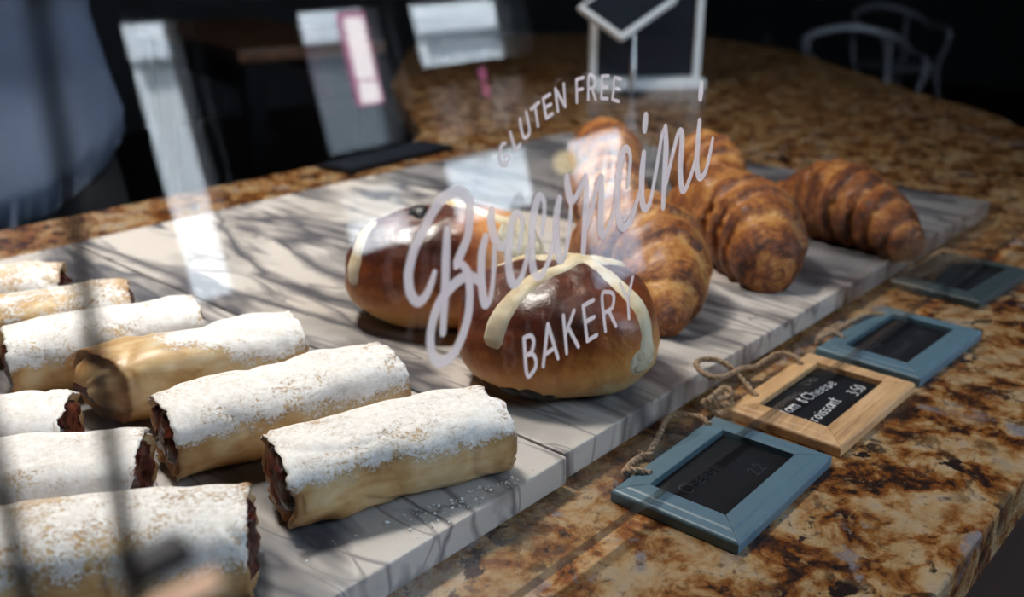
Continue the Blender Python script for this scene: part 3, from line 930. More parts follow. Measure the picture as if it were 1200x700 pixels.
W1 = [('Ham &Cheese', -.041, .0075, .0101, .0088, -.065), ('Croissant', -.041, -.0125, .0094, .0085, .04), ('3.50', .0205, -.0155, .0085, .0085, .02)]
def zz(pts, cx, cy): return [(p[0] - cx, p[1] - cy, p[2]) for p in pts]
TW_A = [zz([(.4937, .2700, .0082), (.4957, .2774, .0100), (.4909, .2898, .0100), (.4821, .2938, .0090), (.4672, .2886, .0100), (.4502, .2835, .0080), (.4421, .2828, .0040), (.4442, .2904, .0025)], .4495, .2345),
        zz([(.4189, .2660, .0082), (.4144, .2714, .0105), (.4130, .2791, .0080), (.4185, .2831, .0030), (.4296, .2865, .0022), (.4438, .2869, .0022)], .4495, .2345)]
TW_B = [zz([(.6172, .2690, .0085), (.6198, .2765, .0120), (.6157, .2867, .0130), (.6054, .2909, .0100), (.5851, .2891, .0120), (.5620, .2890, .0180), (.5261, .2829, .0260), (.5190, .2904, .0280), (.5286, .3042, .0280), (.5406, .3067, .0270), (.5484, .2992, .0260), (.5522, .2911, .0220), (.5533, .2824, .0150), (.5492, .2680, .0085)], .5835, .2365)]
r2 = random.Random(4)
TW_B += [zz([(.528 + .013 * math.cos(k * 2.2) + .004 * r2.uniform(-1, 1), .284 + .007 * math.sin(k * 2.2) + .003 * r2.uniform(-1, 1), .0025 + .0011 * k) for k in range(11)], .5835, .2365)]
TW_C = [zz([(.7549, .2650, .0084), (.7405, .2729, .0105), (.7223, .2757, .0105), (.7085, .2785, .0080), (.7024, .2838, .0040), (.7023, .2910, .0030)], .7162, .2345),
        zz([(.6845, .2660, .0084), (.6852, .2749, .0105), (.6746, .2800, .0080), (.6763, .2830, .0030), (.6944, .2892, .0022), (.7270, .2887, .0022)], .7162, .2345)]
TW_D = [zz([(.958, .283, .0078), (.955, .290, .010), (.94, .296, .006), (.925, .298, .002), (.90, .298, .002), (.875, .294, .004), (.868, .284, .0078)], .9039, .2511)]
make_tag(.4495, .2345, D(1.5), 'blue-grey framed chalkboard tag nearest the camera, crossed by the glass edge', M['bluepaint'], M['bluepaint'], [('Cheese', -.030, .006, .0105, .009, 0), ('', 0, 0, 1, 1, 0), ('2.2', .014, -.014, .0085, .008, 0)], True, TW_A, 1, w=.118)
make_tag(.5835, .2365, D(0), 'pine-framed chalkboard tag with white handwriting for the ham croissant', M['pine'], M['pineY'], W1, False, TW_B, 2)
make_tag(.7162, .2345, D(-2), 'blue-grey framed chalkboard tag with a jute loop, just beyond the pine one', M['bluepaint'], M['bluepaint'], [('Ham', -.034, .006, .0105, .009, 0), ('Croissant', -.036, -.010, .0085, .008, .05), ('3.0', .022, -.008, .0085, .008, 0)], True, TW_C, 3)
make_tag(.9050, .2510, D(-4), 'dark slate framed chalkboard tag, farthest from the camera', M['darkpaint'], M['darkpaint'], [('3.0', .010, -.004, .0085, .008, 0)], True, TW_D, 4)

# ------------------------------------------------------------------ slanted glass guard with the shop lettering
TH = math.radians(8)
gr = empty('glass_guard', (0, .2440, ZC + .0135 - .0025), 0, 'clear slanted glass sneeze guard with white bakery lettering before the pastries', 'glass screen')
GM = Matrix(((1, 0, 0), (0, math.sin(TH), math.cos(TH)), (0, math.cos(TH), -math.sin(TH)))).transposed()
# plane axes: u along x, v up the glass, w away from the customer
U = Vector((1, 0, 0)); V = Vector((0, math.sin(TH), math.cos(TH))); Wv = Vector((0, math.cos(TH), -math.sin(TH)))
def gpt(u, v, w): return U * u + V * v + Wv * w
bm = NB()
gx0, gx1, gh, gt = .02, 1.62, .44, .006
r_ = bmesh.ops.create_cube(bm, size=1)
for v in r_['verts']:
    v.co = gpt(gx0 if v.co.x < 0 else gx1, .0008 if v.co.y < 0 else gh, 0 if v.co.z < 0 else gt)
bmesh.ops.recalc_face_normals(bm, faces=bm.faces)
bm.normal_update()
for f in bm.faces:
    if abs(f.normal.dot(Wv)) < .5: f.material_index = 1
obj('pane', bm, [M['glass'], M['glassedge']], gr)
def letter_obj(name, strokes, wid, script=False):
    bm = NB()
    for key, st in strokes:
        pts = [(p[0] / 1000, p[1] / 1000) for p in st]
        if script:
            path = catmull([(p[0], p[1], 0) for p in pts], 7)
            wf = []
            N = len(path)
            for i in range(N):
                t = path[min(i + 1, N - 1)] - path[max(i - 1, 0)]
                dn = -t.normalized().y if t.length > 0 else 0
                base = .0045 if key[0] == 'B' else (.0038 + .0009 * dn)
                if key[0] == 'd': base = .0052
                e = min(i, N - 1 - i) / 6
                if key in ('Bloop', 'Blow'): base *= (.66 + .34 * min(1, i / 26))
                wf.append(base * (.80 + .20 * min(1, e)))
            flat_stroke(bm, pts, wid, -.00045, -.00025, 7, wf)
        else:
            for a, b_ in zip(pts[:-1], pts[1:]) if key == 'seg' else []:
                flat_stroke(bm, [a, b_], wid, -.00045, -.00025, 1)
            if key == 'crv':
                flat_stroke(bm, pts, wid, -.00045, -.00025, 5)
    for v in bm.verts: v.co = gpt(v.co.x, v.co.y, v.co.z)
    bmesh.ops.recalc_face_normals(bm, faces=bm.faces)
    o = obj(name, bm, M['vinyl'], gr); return o
SCRIPT = {"Bstem":[[262.07,180.03],[259.96,171.07],[257.54,159.43],[256.18,154.03],[252.55,139.08]],"Bloop":[[252.45,164.68],[249.92,160.69],[245.9,156.45],[241.34,155.23],[238.42,159.87],[238.45,166.1],[239.75,169.9],[243.66,176.65],[249.38,182.44],[255.68,188.78],[263.3,193.19],[270.54,194.12],[274.77,191.6],[276.29,187.72],[275.05,181.18],[272.7,174.27],[267.46,168.12],[264.74,165.53]],"Blow":[[263.98,163.92],[267.07,164.6],[269.61,161.8],[270.94,159.12],[270.81,155.88],[270.25,150.34],[268.1,142.64],[263.23,134.47],[256.18,128.34],[249.28,127.38],[245.51,131.76],[245.58,139.23],[248.95,146.89],[253.57,152.36],[260.96,156.59],[268.06,158.53],[273.13,157.24],[277.84,153.43]],"o1":[[283.46,172.2],[280.25,166.3],[278.62,159.19],[277.94,154.03],[277.79,147.66],[279.01,143.74],[282.07,145.9],[284.7,152.28],[286.91,161.0],[287.93,167.38]],"j1":[[288.66,182.22],[287.66,178.65],[288.08,173.29],[289.45,168.52],[292.94,165.66],[296.33,167.34]],"c1":[[302.76,162.09],[305.07,167.16],[307.08,173.94],[305.15,177.57],[301.62,176.37],[298.24,169.33],[295.85,160.78],[295.58,152.31],[297.19,148.0],[300.59,148.05],[304.63,152.05],[309.33,160.25],[312.32,166.2]],"c2":[[318.63,164.8],[321.09,171.0],[322.87,178.18],[321.23,182.25],[318.03,180.9],[314.44,173.7],[312.32,166.2],[310.96,157.17],[311.33,150.37],[313.95,146.97],[318.2,148.65],[323.25,154.24],[327.36,161.51],[329.86,167.33]],"o2":[[333.56,178.88],[330.59,172.36],[328.97,164.58],[328.73,155.71],[330.64,150.42],[334.22,153.09],[337.34,159.96],[339.77,167.75],[341.48,175.32]],"j2":[[340.12,187.48],[340.21,181.93],[341.89,176.04],[345.94,177.66],[350.47,182.45],[353.82,185.07]],"n1a":[[353.82,185.07],[353.2,176.28],[350.61,164.55],[347.4,150.81]],"n1b":[[350.27,159.68],[352.36,162.94],[357.49,171.36],[361.94,179.55],[365.5,183.02],[364.59,174.11],[362.53,163.71],[362.33,157.04],[364.11,154.96],[367.91,157.52],[372.95,164.09],[376.76,171.8]],"c3":[[386.14,174.71],[388.83,182.32],[390.42,189.25],[388.05,193.41],[383.43,190.78],[379.2,179.77],[376.72,169.27],[377.25,158.94],[380.09,155.32],[384.89,156.46],[390.85,163.05],[396.62,170.63]],"i1":[[402.04,188.86],[399.54,179.89],[397.93,169.64],[398.35,163.18],[400.74,160.86],[405.02,163.99],[409.89,173.9],[415.08,185.76],[419.01,194.79],[422.87,198.95]],"n2a":[[422.87,198.95],[422.29,188.91],[419.77,176.42],[416.16,158.58]],"n2b":[[418.68,167.41],[421.23,172.33],[427.23,182.77],[433.2,192.74],[436.97,194.88],[437.47,188.8],[434.53,176.08],[434.46,166.1],[436.53,163.51],[440.61,166.13],[447.15,173.95],[451.83,181.78]],"i2":[[455.96,197.7],[453.2,187.56],[451.17,177.78],[451.41,169.84],[454.32,167.41],[459.95,170.67],[465.35,180.14],[468.39,186.44]],"dot1":[[406.07,206.86],[404.16,200.33]],"dot2":[[459.77,216.73],[457.68,209.75]]}
GFREE = [[[301.45,208.75],[299.56,208.42],[297.14,204.77],[297.46,201.0],[299.59,199.9],[302.62,201.4],[302.98,203.72],[300.31,203.28]],[[305.35,212.83],[307.37,204.73],[310.85,206.9]],[[312.2,217.5],[312.75,211.79],[313.58,209.65],[315.79,209.59],[317.48,211.12],[317.67,213.62],[316.71,220.04]],[[320.13,220.87],[325.66,223.03]],[[322.79,221.67],[323.68,213.12]],[[333.58,225.74],[328.66,224.46],[329.57,215.73],[334.04,217.08]],[[329.24,220.25],[333.64,221.32]],[[338.04,217.68],[337.73,227.58],[343.48,219.16],[343.85,229.12]],[[352.14,220.02],[353.22,230.1],[358.26,230.44]],[[352.78,225.42],[357.15,225.54]],[[360.71,220.21],[362.56,230.48],[365.98,230.2],[367.22,227.74],[365.55,225.37],[361.61,225.12]],[[364.15,224.98],[366.15,219.78]],[[377.72,229.24],[372.58,229.62],[370.69,219.66],[375.45,218.97]],[[371.7,224.71],[376.13,224.23]],[[387.45,226.83],[382.49,228.08],[379.31,218.11],[384.34,216.55]],[[380.93,223.3],[385.79,222.29]]]
BAKE = [[[300.27,122.12],[299.75,105.0],[304.53,105.29],[306.57,108.49],[305.07,112.83],[300.31,114.03],[304.36,114.37],[306.56,118.73],[304.67,121.9],[300.27,122.12]],[[311.14,105.17],[317.15,123.55],[321.97,105.57]],[[313.11,110.26],[320.04,111.23]],[[328.62,124.51],[328.52,106.01]],[[336.57,124.59],[329.12,115.56]],[[331.46,117.64],[337.44,106.44]],[[351.87,125.77],[343.72,125.04],[344.47,107.19],[352.18,107.8]],[[344.31,116.75],[351.27,117.31]],[[359.28,107.77],[358.87,125.85],[363.85,126.51],[367.57,124.64],[368.03,121.61],[365.83,117.81],[359.81,117.13]],[[363.31,117.02],[367.98,107.85]],[[373.77,128.28],[379.35,119.14]],[[385.16,128.89],[379.63,119.06],[379.36,108.57]]]
# width is laid by one union so that crossings do not pile up
letter_obj('script_lettering', list(SCRIPT.items()), .005, True)
crv_gf = {0, 2, 10}
letter_obj('gluten_free_lettering', [('crv' if i in crv_gf else 'seg', s) for i, s in enumerate(GFREE)], .00165)
letter_obj('bakery_lettering', [('crv' if i in (0, 8) else 'seg', s) for i, s in enumerate(BAKE)], .00215)
# black posts
for (x, nm) in ((.0545, 'black support post standing before the left end of the glass, nearer the pastries'), (.039, 'black support post at the far left edge of the picture')):
    pr = empty('support_post', (x, .128, ZC), 0, nm, 'post', 'black posts at the left end of the glass')
    bm = NB(); add_tube(bm, [(0, 0, .003), (0, 0, .2), (0, 0, .46)], .0013, 12); obj('upright', bm, M['black'], pr)
    bm = NB(); add_lathe(bm, [(.006, 0), (.006, .003), (.005, .004)], 24); obj('foot', bm, M['black'], pr)
cl = empty('clamp', (.0645, .130, ZC + .206), 0, 'blurred dark clamp on the black post with an added orange rod for a warm streak, bottom left', 'clamp')
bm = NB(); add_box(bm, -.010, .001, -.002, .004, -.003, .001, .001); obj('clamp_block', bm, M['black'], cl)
bm = NB(); add_tube(bm, [(-.013, -.006, -.0045), (-.006, -.006, -.0045), (.0015, -.006, -.0045)], .0019, 14); obj('pin', bm, M['streak_peach'], cl)  # added rod, its peach colour stands in for a warm streak

# ------------------------------------------------------------------ things on the far part of the counter
# flat tablet on the granite behind the marble
tb = empty('tablet', (.905, 1.045, ZC + .0005), D(4), 'dark tablet lying flat on the granite behind the marble', 'tablet')
bm = NB(); add_box(bm, -.105, .105, -.032, .032, 0, .007, .002, 3); obj('case', bm, M['black'], tb)
bm = NB(); add_box(bm, -.098, .098, -.027, .027, .007, .0075); obj('screen', bm, M['screen'], tb)
# white-framed panel standing on the counter
ps = empty('framed_panel', (1.73, 1.17, ZC), D(-42), 'white rounded frame standing on the granite behind the card reader', 'display stand')
def rounded_rect(w, h, r, n=6):
    out = []
    for cx, cz, a0 in ((w / 2 - r, h - r, 0), (-w / 2 + r, h - r, PI / 2), (-w / 2 + r, r, PI), (w / 2 - r, r, 3 * PI / 2)):
        for k in range(n + 1):
            a = a0 + PI / 2 * k / n; out.append((cx + r * math.cos(a), cz + r * math.sin(a)))
    return out
bm = NB()
o1 = rounded_rect(.235, .36, .022); o2 = [(x * .885, .018 + (z) * .90) for x, z in rounded_rect(.235, .36, .014)]
n = len(o1)
vs = [[bm.verts.new((x, yy, z)) for x, z in P] for P, yy in ((o1, -.008), (o2, -.008), (o2, .008), (o1, .008))]
for k in range(4):
    A_, B_ = vs[k], vs[(k + 1) % 4]
    for i in range(n): bm.faces.new((A_[i], A_[(i + 1) % n], B_[(i + 1) % n], B_[i]))
bmesh.ops.recalc_face_normals(bm, faces=bm.faces)
obj('white_frame', bm, M['white'], ps)
bm = NB(); P = o2
f1 = [bm.verts.new((x, .002, z)) for x, z in P]; f2 = [bm.verts.new((x, .006, z)) for x, z in P]
bm.faces.new(f1); bm.faces.new(list(reversed(f2)))
for i in range(n): bm.faces.new((f1[i], f2[i], f2[(i + 1) % n], f1[(i + 1) % n]))
bmesh.ops.recalc_face_normals(bm, faces=bm.faces)
obj('dark_pane', bm, M['screen'], ps)
bm = NB(); add_box(bm, -.118, .118, -.055, .06, 0, .024, .006); obj('base', bm, M['white'], ps)
# card reader on a chrome stem
cr = empty('card_reader', (1.635, 1.135, ZC), D(-42), 'tilted dark card reader with pale rim on a chrome stem, far counter', 'card reader')
bm = NB(); add_lathe(bm, [(.030, 0), (.030, .004), (.012, .008)], 28); obj('stand_base', bm, M['black'], cr)
bm = NB(); add_tube(bm, [(0, 0, .006), (0, 0, .06), (0, .012, .145)], .007, 14); obj('stem', bm, M['chrome'], cr)
mt = Matrix.Translation((-.012, .01, .175)) @ Matrix.Rotation(D(38), 4, 'X') @ Matrix.Rotation(D(40), 4, 'Z')
bm = NB(); add_box(bm, -.085, .085, -.058, .058, -.008, .006, .004, 3, mt); obj('rim', bm, M['white'], cr)
bm = NB(); add_box(bm, -.076, .076, -.049, .049, .0055, .0085, .001, 2, mt); obj('screen', bm, M['screen'], cr)

# ------------------------------------------------------------------ person behind the counter
def loft(bm, secs, seg=48, a0=0, a1=2 * PI, wob=0, seed=0):
    """secs: (cx, cy, z, rx, ry) ; z may be a function of the angle"""
    rows = []
    closed = abs((a1 - a0) - 2 * PI) < 1e-6
    m = seg if closed else seg + 1
    for si, (cx, cy, z, rx, ry) in enumerate(secs):
        row = []
        for k in range(m):
            a = a0 + (a1 - a0) * k / seg
            zz_ = z(a) if callable(z) else z
            w_ = 1 + wob * (noise.noise(Vector((math.cos(a) * 2.2, math.sin(a) * 2.2, zz_ * 9 + seed))) + .5 * noise.noise(Vector((math.cos(a) * 6, math.sin(a) * 6, zz_ * 14 + seed))))
            row.append(bm.verts.new((cx + rx * math.cos(a) * w_, cy + ry * math.sin(a) * w_, zz_)))
        rows.append(row)
    for r0, r1 in zip(rows[:-1], rows[1:]):
        for k in range(m if closed else m - 1):
            bm.faces.new((r0[k], r0[(k + 1) % m], r1[(k + 1) % m], r1[k]))
    return rows
PX, PY = .485, 1.42
person = empty('person', (PX, PY, 0), D(-12), 'person in a loose blue shirt and black trousers standing behind the counter', 'person')
def skin_obj(name, joints, edges, mat, parent, sub=2):
    me = bpy.data.meshes.new(name); me.from_pydata([j[0] for j in joints], edges, [])
    o = bpy.data.objects.new(name, me); C.objects.link(o); o.parent = parent
    s = o.modifiers.new('skin', 'SKIN'); s.use_smooth_shade = True
    for i, j in enumerate(joints):
        r = j[1]; r = r if isinstance(r, tuple) else (r, r)
        me.skin_vertices[0].data[i].radius = r
    me.skin_vertices[0].data[0].use_root = True
    u = o.modifiers.new('sub', 'SUBSURF'); u.levels = sub; u.render_levels = sub
    me.materials.append(mat)
    return o
J = [((0, 0, .95), (.15, .10)), ((0, 0, 1.12), (.125, .09)), ((0, 0, 1.30), (.15, .10)), ((0, .01, 1.42), (.14, .085)), ((0, .005, 1.50), (.055, .055)), ((0, 0, 1.555), (.052, .056)), ((0, -.012, 1.63), (.072, .088)), ((0, -.008, 1.70), (.076, .092)), ((0, 0, 1.755), (.045, .055)),
     ((-.085, 0, .88), (.085, .085)), ((-.10, 0, .50), (.058, .062)), ((-.10, .02, .10), (.040, .042)), ((-.10, -.10, .045), (.042, .03)), ((-.10, -.17, .035), (.035, .022)),
     ((.085, 0, .88), (.085, .085)), ((.10, 0, .50), (.058, .062)), ((.10, .02, .10), (.040, .042)), ((.10, -.10, .045), (.042, .03)), ((.10, -.17, .035), (.035, .022)),
     ((-.18, .01, 1.43), .052), ((-.235, .0, 1.22), .043), ((-.06, -.19, 1.235), .032), ((.0, -.20, 1.25), (.022, .034)),
     ((.18, .01, 1.43), .052), ((.235, .0, 1.22), .043), ((.06, -.17, 1.205), .032), ((.0, -.165, 1.20), (.022, .034))]
E = [(0, 1), (1, 2), (2, 3), (3, 4), (4, 5), (5, 6), (6, 7), (7, 8), (0, 9), (9, 10), (10, 11), (11, 12), (12, 13), (0, 14), (14, 15), (15, 16), (16, 17), (17, 18), (3, 19), (19, 20), (20, 21), (21, 22), (3, 23), (23, 24), (24, 25), (25, 26)]
skin_obj('body', J, E, M['skin'], person)
for (hx, hy, hz, sx) in ((.0, -.20, 1.25, 1), (.0, -.165, 1.20, -1)):
    JJ = [((hx, hy, hz), .018)]; EE = []
    for k in range(4):
        z0 = hz + .024 - .016 * k; Lf = (.062, .07, .066, .052)[k]
        i = len(JJ)
        JJ += [((hx + sx * .03, hy, z0), .0105), ((hx + sx * (.03 + Lf * .55), hy + .004, z0), .0088), ((hx + sx * (.03 + Lf), hy + .018, z0 - .003), .0075)]
        EE += [(0, i), (i, i + 1), (i + 1, i + 2)]
    i = len(JJ); JJ += [((hx + sx * .012, hy - .004, hz + .038), .0105), ((hx + sx * .04, hy - .004, hz + .052), .0088)]; EE += [(0, i), (i, i + 1)]
    skin_obj('hand', JJ, EE, M['skin'], person, 1)
bm = NB()
for s in (-1, 1):
    loft(bm, [(s * .10, .02, .07, .062, .066), (s * .10, .01, .30, .075, .08), (s * .10, 0, .52, .085, .09), (s * .092, 0, .80, .105, .115), (s * .075, 0, .93, .105, .125)], 32, wob=.03)
loft(bm, [(0, 0, .84, .165, .125), (0, 0, .95, .178, .128), (0, 0, 1.03, .160, .118)], 48)
obj('trousers', bm, M['trousers'], person, True)
bm = NB()
def hem(a): return .868 + .085 * abs(math.cos(a)) ** 1.6 - (.015 if math.sin(a) > 0 else 0)
f0, f1 = -PI / 2 - .10 + .0, -PI / 2 - .10 + 2 * PI - .17   # narrow opening left of the middle of the front
loft(bm, [(0, 0, hem, .198, .150), (0, 0, lambda a: hem(a) + .05, .204, .152), (0, 0, 1.04, .190, .142), (0, 0, 1.12, .176, .132), (0, 0, 1.22, .182, .136), (0, 0, 1.32, .195, .138), (0, .005, 1.40, .195, .125), (0, .005, 1.455, .135, .095), (0, .0, 1.49, .072, .072)], 96, f0, f1, wob=.09)
bmesh.ops.solidify(bm, geom=bm.faces[:], thickness=.0018)
sh = obj('shirt', bm, M['shirt'], person, True)
bm = NB()
add_tube(bm, [(-.165, .01, 1.42), (-.225, .01, 1.32), (-.245, 0, 1.22), (-.17, -.10, 1.225), (-.09, -.175, 1.235)], lambda t: .062 - .014 * t, 20)
add_tube(bm, [(.165, .01, 1.42), (.225, .01, 1.32), (.245, 0, 1.22), (.17, -.09, 1.21), (.09, -.155, 1.205)], lambda t: .062 - .014 * t, 20)
obj('sleeves', bm, M['shirt'], person, True)
bm = NB()
for k in range(2):
    add_tube(bm, [(-.010 + .0, -.1525 + .006 * k, .905), (-.010, -.150, 1.04), (-.010, -.140, 1.12), (-.010, -.142, 1.22), (-.008, -.142, 1.32), (-.006, -.125, 1.41)], .009, 6)
obj('placket', bm, M['shirt'], person, True)
for z in (.98, 1.06, 1.15, 1.24, 1.33):
    bm = NB(); r_ = bmesh.ops.create_cone(bm, cap_ends=True, segments=20, radius1=.0055, radius2=.0055, depth=.003, matrix=Matrix.Translation((-.010, -.163 + .02 * max(0, min(1, (z - 1.02) / .1)) * .6, z)) @ Matrix.Rotation(PI / 2, 4, 'X'))
    obj('button', bm, M['white'], person)
bm = NB(); bmesh.ops.create_uvsphere(bm, u_segments=32, v_segments=20, radius=1)
for v in list(bm.verts):
    c = v.co.copy(); q = 1 + .05 * noise.noise(c * 4)
    v.co = Vector((c.x * .088 * q, c.y * .106 * q + .012, 1.70 + c.z * .098 * q))
for v in list(bm.verts):
    if v.co.y < -.055 and v.co.z < 1.74: v.co.y = -.05 if v.co.z < 1.70 else v.co.y * .8
    if v.co.z < 1.64: v.co.z = 1.64 + (v.co.z - 1.64) * .3
obj('hair', bm, M['hair'], person, True)
for s in (-1, 1):
    bm = NB(); bmesh.ops.create_icosphere(bm, subdivisions=2, radius=.011, matrix=Matrix.Translation((s * .028, -.092, 1.665))); obj('eye', bm, M['white'], person, True)
bm = NB(); add_tube(bm, [(0, -.098, 1.67), (0, -.108, 1.645), (0, -.118, 1.628), (0, -.10, 1.618)], lambda t: .006 + .007 * t, 10); obj('nose', bm, M['skin'], person, True)
bm = NB(); add_tube(bm, [(-.022, -.094, 1.598), (0, -.102, 1.600), (.022, -.094, 1.598)], .004, 8); obj('mouth', bm, plain('lips', (.35, .12, .10), .5), person, True)

# ------------------------------------------------------------------ back room: table, boxes, chairs
tr = empty('wooden_table', (2.15, 3.25, 0), D(76), 'brown wooden table with black legs standing at the back of the room', 'table')
bm = NB(); add_box(bm, -.62, .62, -.26, .26, .845, .885, .005); obj('tabletop', bm, M['tablewood'], tr)
for sx in (-1, 1):
    for sy in (-1, 1):
        bm = NB(); add_box(bm, sx * .55 - .03, sx * .55 + .03, sy * .20 - .03, sy * .20 + .03, 0, .845, .003); obj('leg', bm, M['black'], tr)
bm = NB(); add_box(bm, -.55, .55, -.21, -.18, .74, .845); add_box(bm, -.55, .55, .18, .21, .74, .845); obj('apron', bm, M['black'], tr)
def cabinet(x, y, rz, w, d, h, label, mat):
    r = empty('cabinet', (x, y, 0), rz, label, 'cabinet')
    bm = NB(); add_box(bm, -w / 2, w / 2, -d / 2, d / 2, .06, h, .004); obj('body', bm, mat, r)
    for s in (-1, 1):
        bm = NB(); add_box(bm, min(0, s * w / 2) + .006, max(0, s * w / 2) - .006, -d / 2 - .018, -d / 2 - .001, .08, h - .02, .003); dr = obj('door', bm, mat, r)
        bm = NB(); add_tube(bm, [(s * .04, -d / 2 - .035, h * .45), (s * .04, -d / 2 - .035, h * .6)], .006, 10); obj('handle', bm, M['chrome'], dr)
    bm = NB(); add_box(bm, -w / 2 + .03, w / 2 - .03, -d / 2 + .04, d / 2, 0, .06); obj('plinth', bm, M['black'], r)
    return r
cabinet(1.35, 4.3, D(15), .50, .5, 1.9, 'tall grey cabinet against the dark back of the room, beside the table', M['wallgrey'])

def cafe_chair(x, y, rz, label):
    r = empty('metal_chair', (x, y, 0), rz, label, 'chair', 'pale metal chairs beyond the counter')
    bm = NB(); add_box(bm, -.19, .19, -.19, .19, .445, .46, .006, 3); obj('seat', bm, M['galv'], r)
    for sx in (-1, 1):
        for sy in (-1, 1):
            bm = NB(); add_tube(bm, [(sx * .17, sy * .16, .445), (sx * .20, sy * .20, .2), (sx * .225, sy * .225, 0)], .012, 10); obj('leg', bm, M['galv'], r)
    bm = NB(); add_tube(bm, [(-.24, -.16, .62), (-.255, -.10, .68), (-.255, .05, .69), (-.21, .20, .76), (0, .25, .80), (.21, .20, .76), (.255, .05, .69), (.255, -.10, .68), (.24, -.16, .62)], .018, 12, 8); obj('hoop_back', bm, M['galv'], r)
    for sx in (-1, 1):
        bm = NB(); add_tube(bm, [(sx * .24, -.16, .62), (sx * .21, -.15, .52), (sx * .18, -.15, .45)], .011, 10); obj('arm_support', bm, M['galv'], r)
    for sx in (-1, 1):
        bm = NB(); add_tube(bm, [(sx * .19, .17, .45), (sx * .20, .20, .6), (sx * .205, .205, .755)], .012, 10); obj('back_post', bm, M['galv'], r)
    return r
cafe_chair(4.60, 1.88, D(-48), 'pale metal armchair whose hooped rail shows just beyond the counter')
cafe_chair(6.3, 2.35, D(-30), 'pale metal armchair farther back, its seat at the top edge of the picture')

# things mirrored in the guard: a lit sign on the street window, a lamp
sg = empty('neon_sign', (1.985, Y0 + .06, ZC + .54), D(-4), 'small upright pink and white lit sign hanging in the street window', 'sign')
bm = NB(); add_box(bm, -.055, .055, -.012, .0, -.145, .145, .012); obj('sign_box', bm, mat_emit('pink light', (.95, .32, .62), 3.2), sg)
bm = NB()
for z, h in ((.06, .066), (-.035, .030), (-.105, .034)): add_box(bm, -.042, .042, .0005, .004, z - h, z + h, .002)
obj('sign_light', bm, mat_emit('white light', (1, .92, .96), 9), sg)
def mat_paper():
    t = NT('pale paper'); d = t.n('ShaderNodeBsdfDiffuse'); q = t.n('ShaderNodeBsdfTranslucent'); m = t.n('ShaderNodeMixShader')
    v = t.coord(scale=(1, 1, .15)); c = t.ramp(t.noise(v, 16, 3), [(.38, (.30, .27, .24)), (.62, (.80, .77, .74))])
    t.l(c, d.inputs[0]); t.l(c, q.inputs[0]); m.inputs[0].default_value = .6
    t.l(d.outputs[0], m.inputs[1]); t.l(q.outputs[0], m.inputs[2]); t.l(m.outputs[0], t.out.inputs[0]); return t.m
bl = empty('haze_blind', (2.575, Y0 - .045, ZC + .20), 0, 'pale paper blind added on the middle pane of the street window to haze the guard', 'blind')  # added sheet that puts a pale haze into the guard's reflection
bm = NB(); add_box(bm, -.27, .27, -.002, .002, .03, .245); obj('paper_sheet', bm, mat_paper(), bl)
bm = NB(); add_tube(bm, [(-.27, .006, .245), (0, .006, .245), (.27, .006, .245)], .006, 12); obj('roller', bm, M['black'], bl)
s2 = empty('neon_sign', (2.50, Y0 + .06, ZC + .41), D(-4), 'tiny upright magenta lit sign mirrored above the gluten free lettering', 'sign')
bm = NB(); add_box(bm, -.014, .014, -.008, 0, -.055, .055, .004); obj('sign_box', bm, M['black'], s2)
bm = NB()
for z in (-.03, .03): add_box(bm, -.010, .010, .0005, .004, z - .022, z + .022, .002)
obj('sign_light', bm, mat_emit('magenta light', (.95, .25, .55), 4), s2)
lp = empty('globe_lamp', (2.80, Y0 + .10, ZC - .02), 0, 'round warm globe lamp standing at the street window', 'lamp')
bm = NB(); bmesh.ops.create_uvsphere(bm, u_segments=24, v_segments=16, radius=.045, matrix=Matrix.Translation((0, 0, .09))); obj('globe', bm, mat_emit('warm glow', (1, .78, .42), 4), lp, True)
bm = NB(); add_lathe(bm, [(.045, -.90), (.045, -.89), (.012, -.875), (.010, .045), (.02, .05)], 24); obj('lamp_foot', bm, M['chrome'], lp)

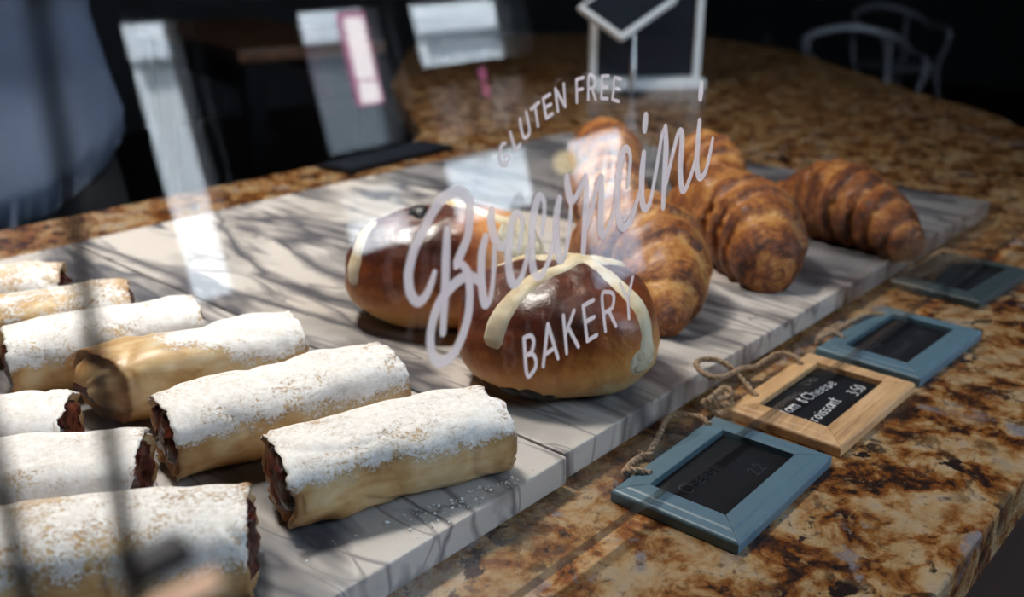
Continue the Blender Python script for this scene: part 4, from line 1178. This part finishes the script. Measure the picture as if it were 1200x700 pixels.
# ------------------------------------------------------------------ pendant lamps over the counter
PEND = [(.40, .92, 2.15), (.86, .92, 2.15), (1.32, .92, 2.15)]
for i, (x, y, z) in enumerate(PEND):
    r = empty('pendant_lamp', (x, y, z), 0, ['black pendant lamp above the pastry rolls, first of the row', 'black pendant lamp above the buns, middle of the row', 'black pendant lamp above the croissants, last of the row'][i], 'lamp', 'pendant lamps over the counter')
    bm = NB(); add_lathe(bm, [(.145, 0), (.12, .06), (.05, .12), (.02, .15)], 36, cap=False); bmesh.ops.solidify(bm, geom=bm.faces[:], thickness=.003); obj('lamp_shade', bm, M['black'], r, True)
    bm = NB(); add_tube(bm, [(0, 0, .15), (0, 0, .5), (0, 0, H - z)], .003, 8); obj('cord', bm, M['black'], r)
    bm = NB(); bmesh.ops.create_uvsphere(bm, u_segments=20, v_segments=12, radius=.03, matrix=Matrix.Translation((0, 0, .05))); obj('bulb', bm, mat_emit('bulb', (1, .80, .55), 25), r, True)
    ld = bpy.data.lights.new('pendant_light', 'AREA'); ld.shape = 'DISK'; ld.size = .22
    ld.spread = D(125); ld.energy = [11.5, 2.2, .25][i]; ld.color = (1, .93, .86)
    lo = bpy.data.objects.new('pendant_light', ld); C.objects.link(lo); lo.parent = r; lo.location = (0, 0, .0)

# ------------------------------------------------------------------ daylight
w = bpy.data.worlds.new('sky'); sc.world = w; w.use_nodes = True
nt = w.node_tree; bg = nt.nodes['Background']
tc = nt.nodes.new('ShaderNodeTexCoord'); sp = nt.nodes.new('ShaderNodeSeparateXYZ'); rp = nt.nodes.new('ShaderNodeValToRGB')
nt.links.new(tc.outputs['Generated'], sp.inputs[0]); nt.links.new(sp.outputs[2], rp.inputs[0]); nt.links.new(rp.outputs[0], bg.inputs[0])
rp.color_ramp.elements[0].position = .0; rp.color_ramp.elements[0].color = (.86, .93, 1, 1)
rp.color_ramp.elements[1].position = .6; rp.color_ramp.elements[1].color = (.62, .76, 1, 1)
bg.inputs[1].default_value = 12.0
for (a, c, SILL_, HEAD_) in ALLW:
    ld = bpy.data.lights.new('daylight_portal', 'AREA'); ld.shape = 'RECTANGLE'; ld.size = c - a; ld.size_y = HEAD_ - SILL_
    ld.cycles.is_portal = True
    lo = bpy.data.objects.new('daylight_portal', ld); C.objects.link(lo)
    lo.location = ((a + c) / 2, Y0 - .16, (SILL_ + HEAD_) / 2); lo.rotation_euler = (PI / 2, 0, 0)

sl = bpy.data.lights.new('sun', 'SUN'); sl.energy = 22; sl.angle = .01; sl.color = (1, .97, .93)
so = bpy.data.objects.new('sun', sl); C.objects.link(so); so.rotation_euler = (D(-48), 0, D(12))
sc.view_settings.view_transform = 'Standard'; sc.view_settings.look = 'None'; sc.view_settings.gamma = 1; sc.view_settings.use_curve_mapping = False
sc.view_settings.exposure = 0.3
sc.cycles.use_denoising = True
try: sc.cycles.denoiser = 'OPENIMAGEDENOISE'
except Exception: pass
sc.cycles.max_bounces = 8; sc.cycles.transparent_max_bounces = 16; sc.cycles.caustics_reflective = False; sc.cycles.caustics_refractive = False
sc.cycles.sample_clamp_indirect = 6
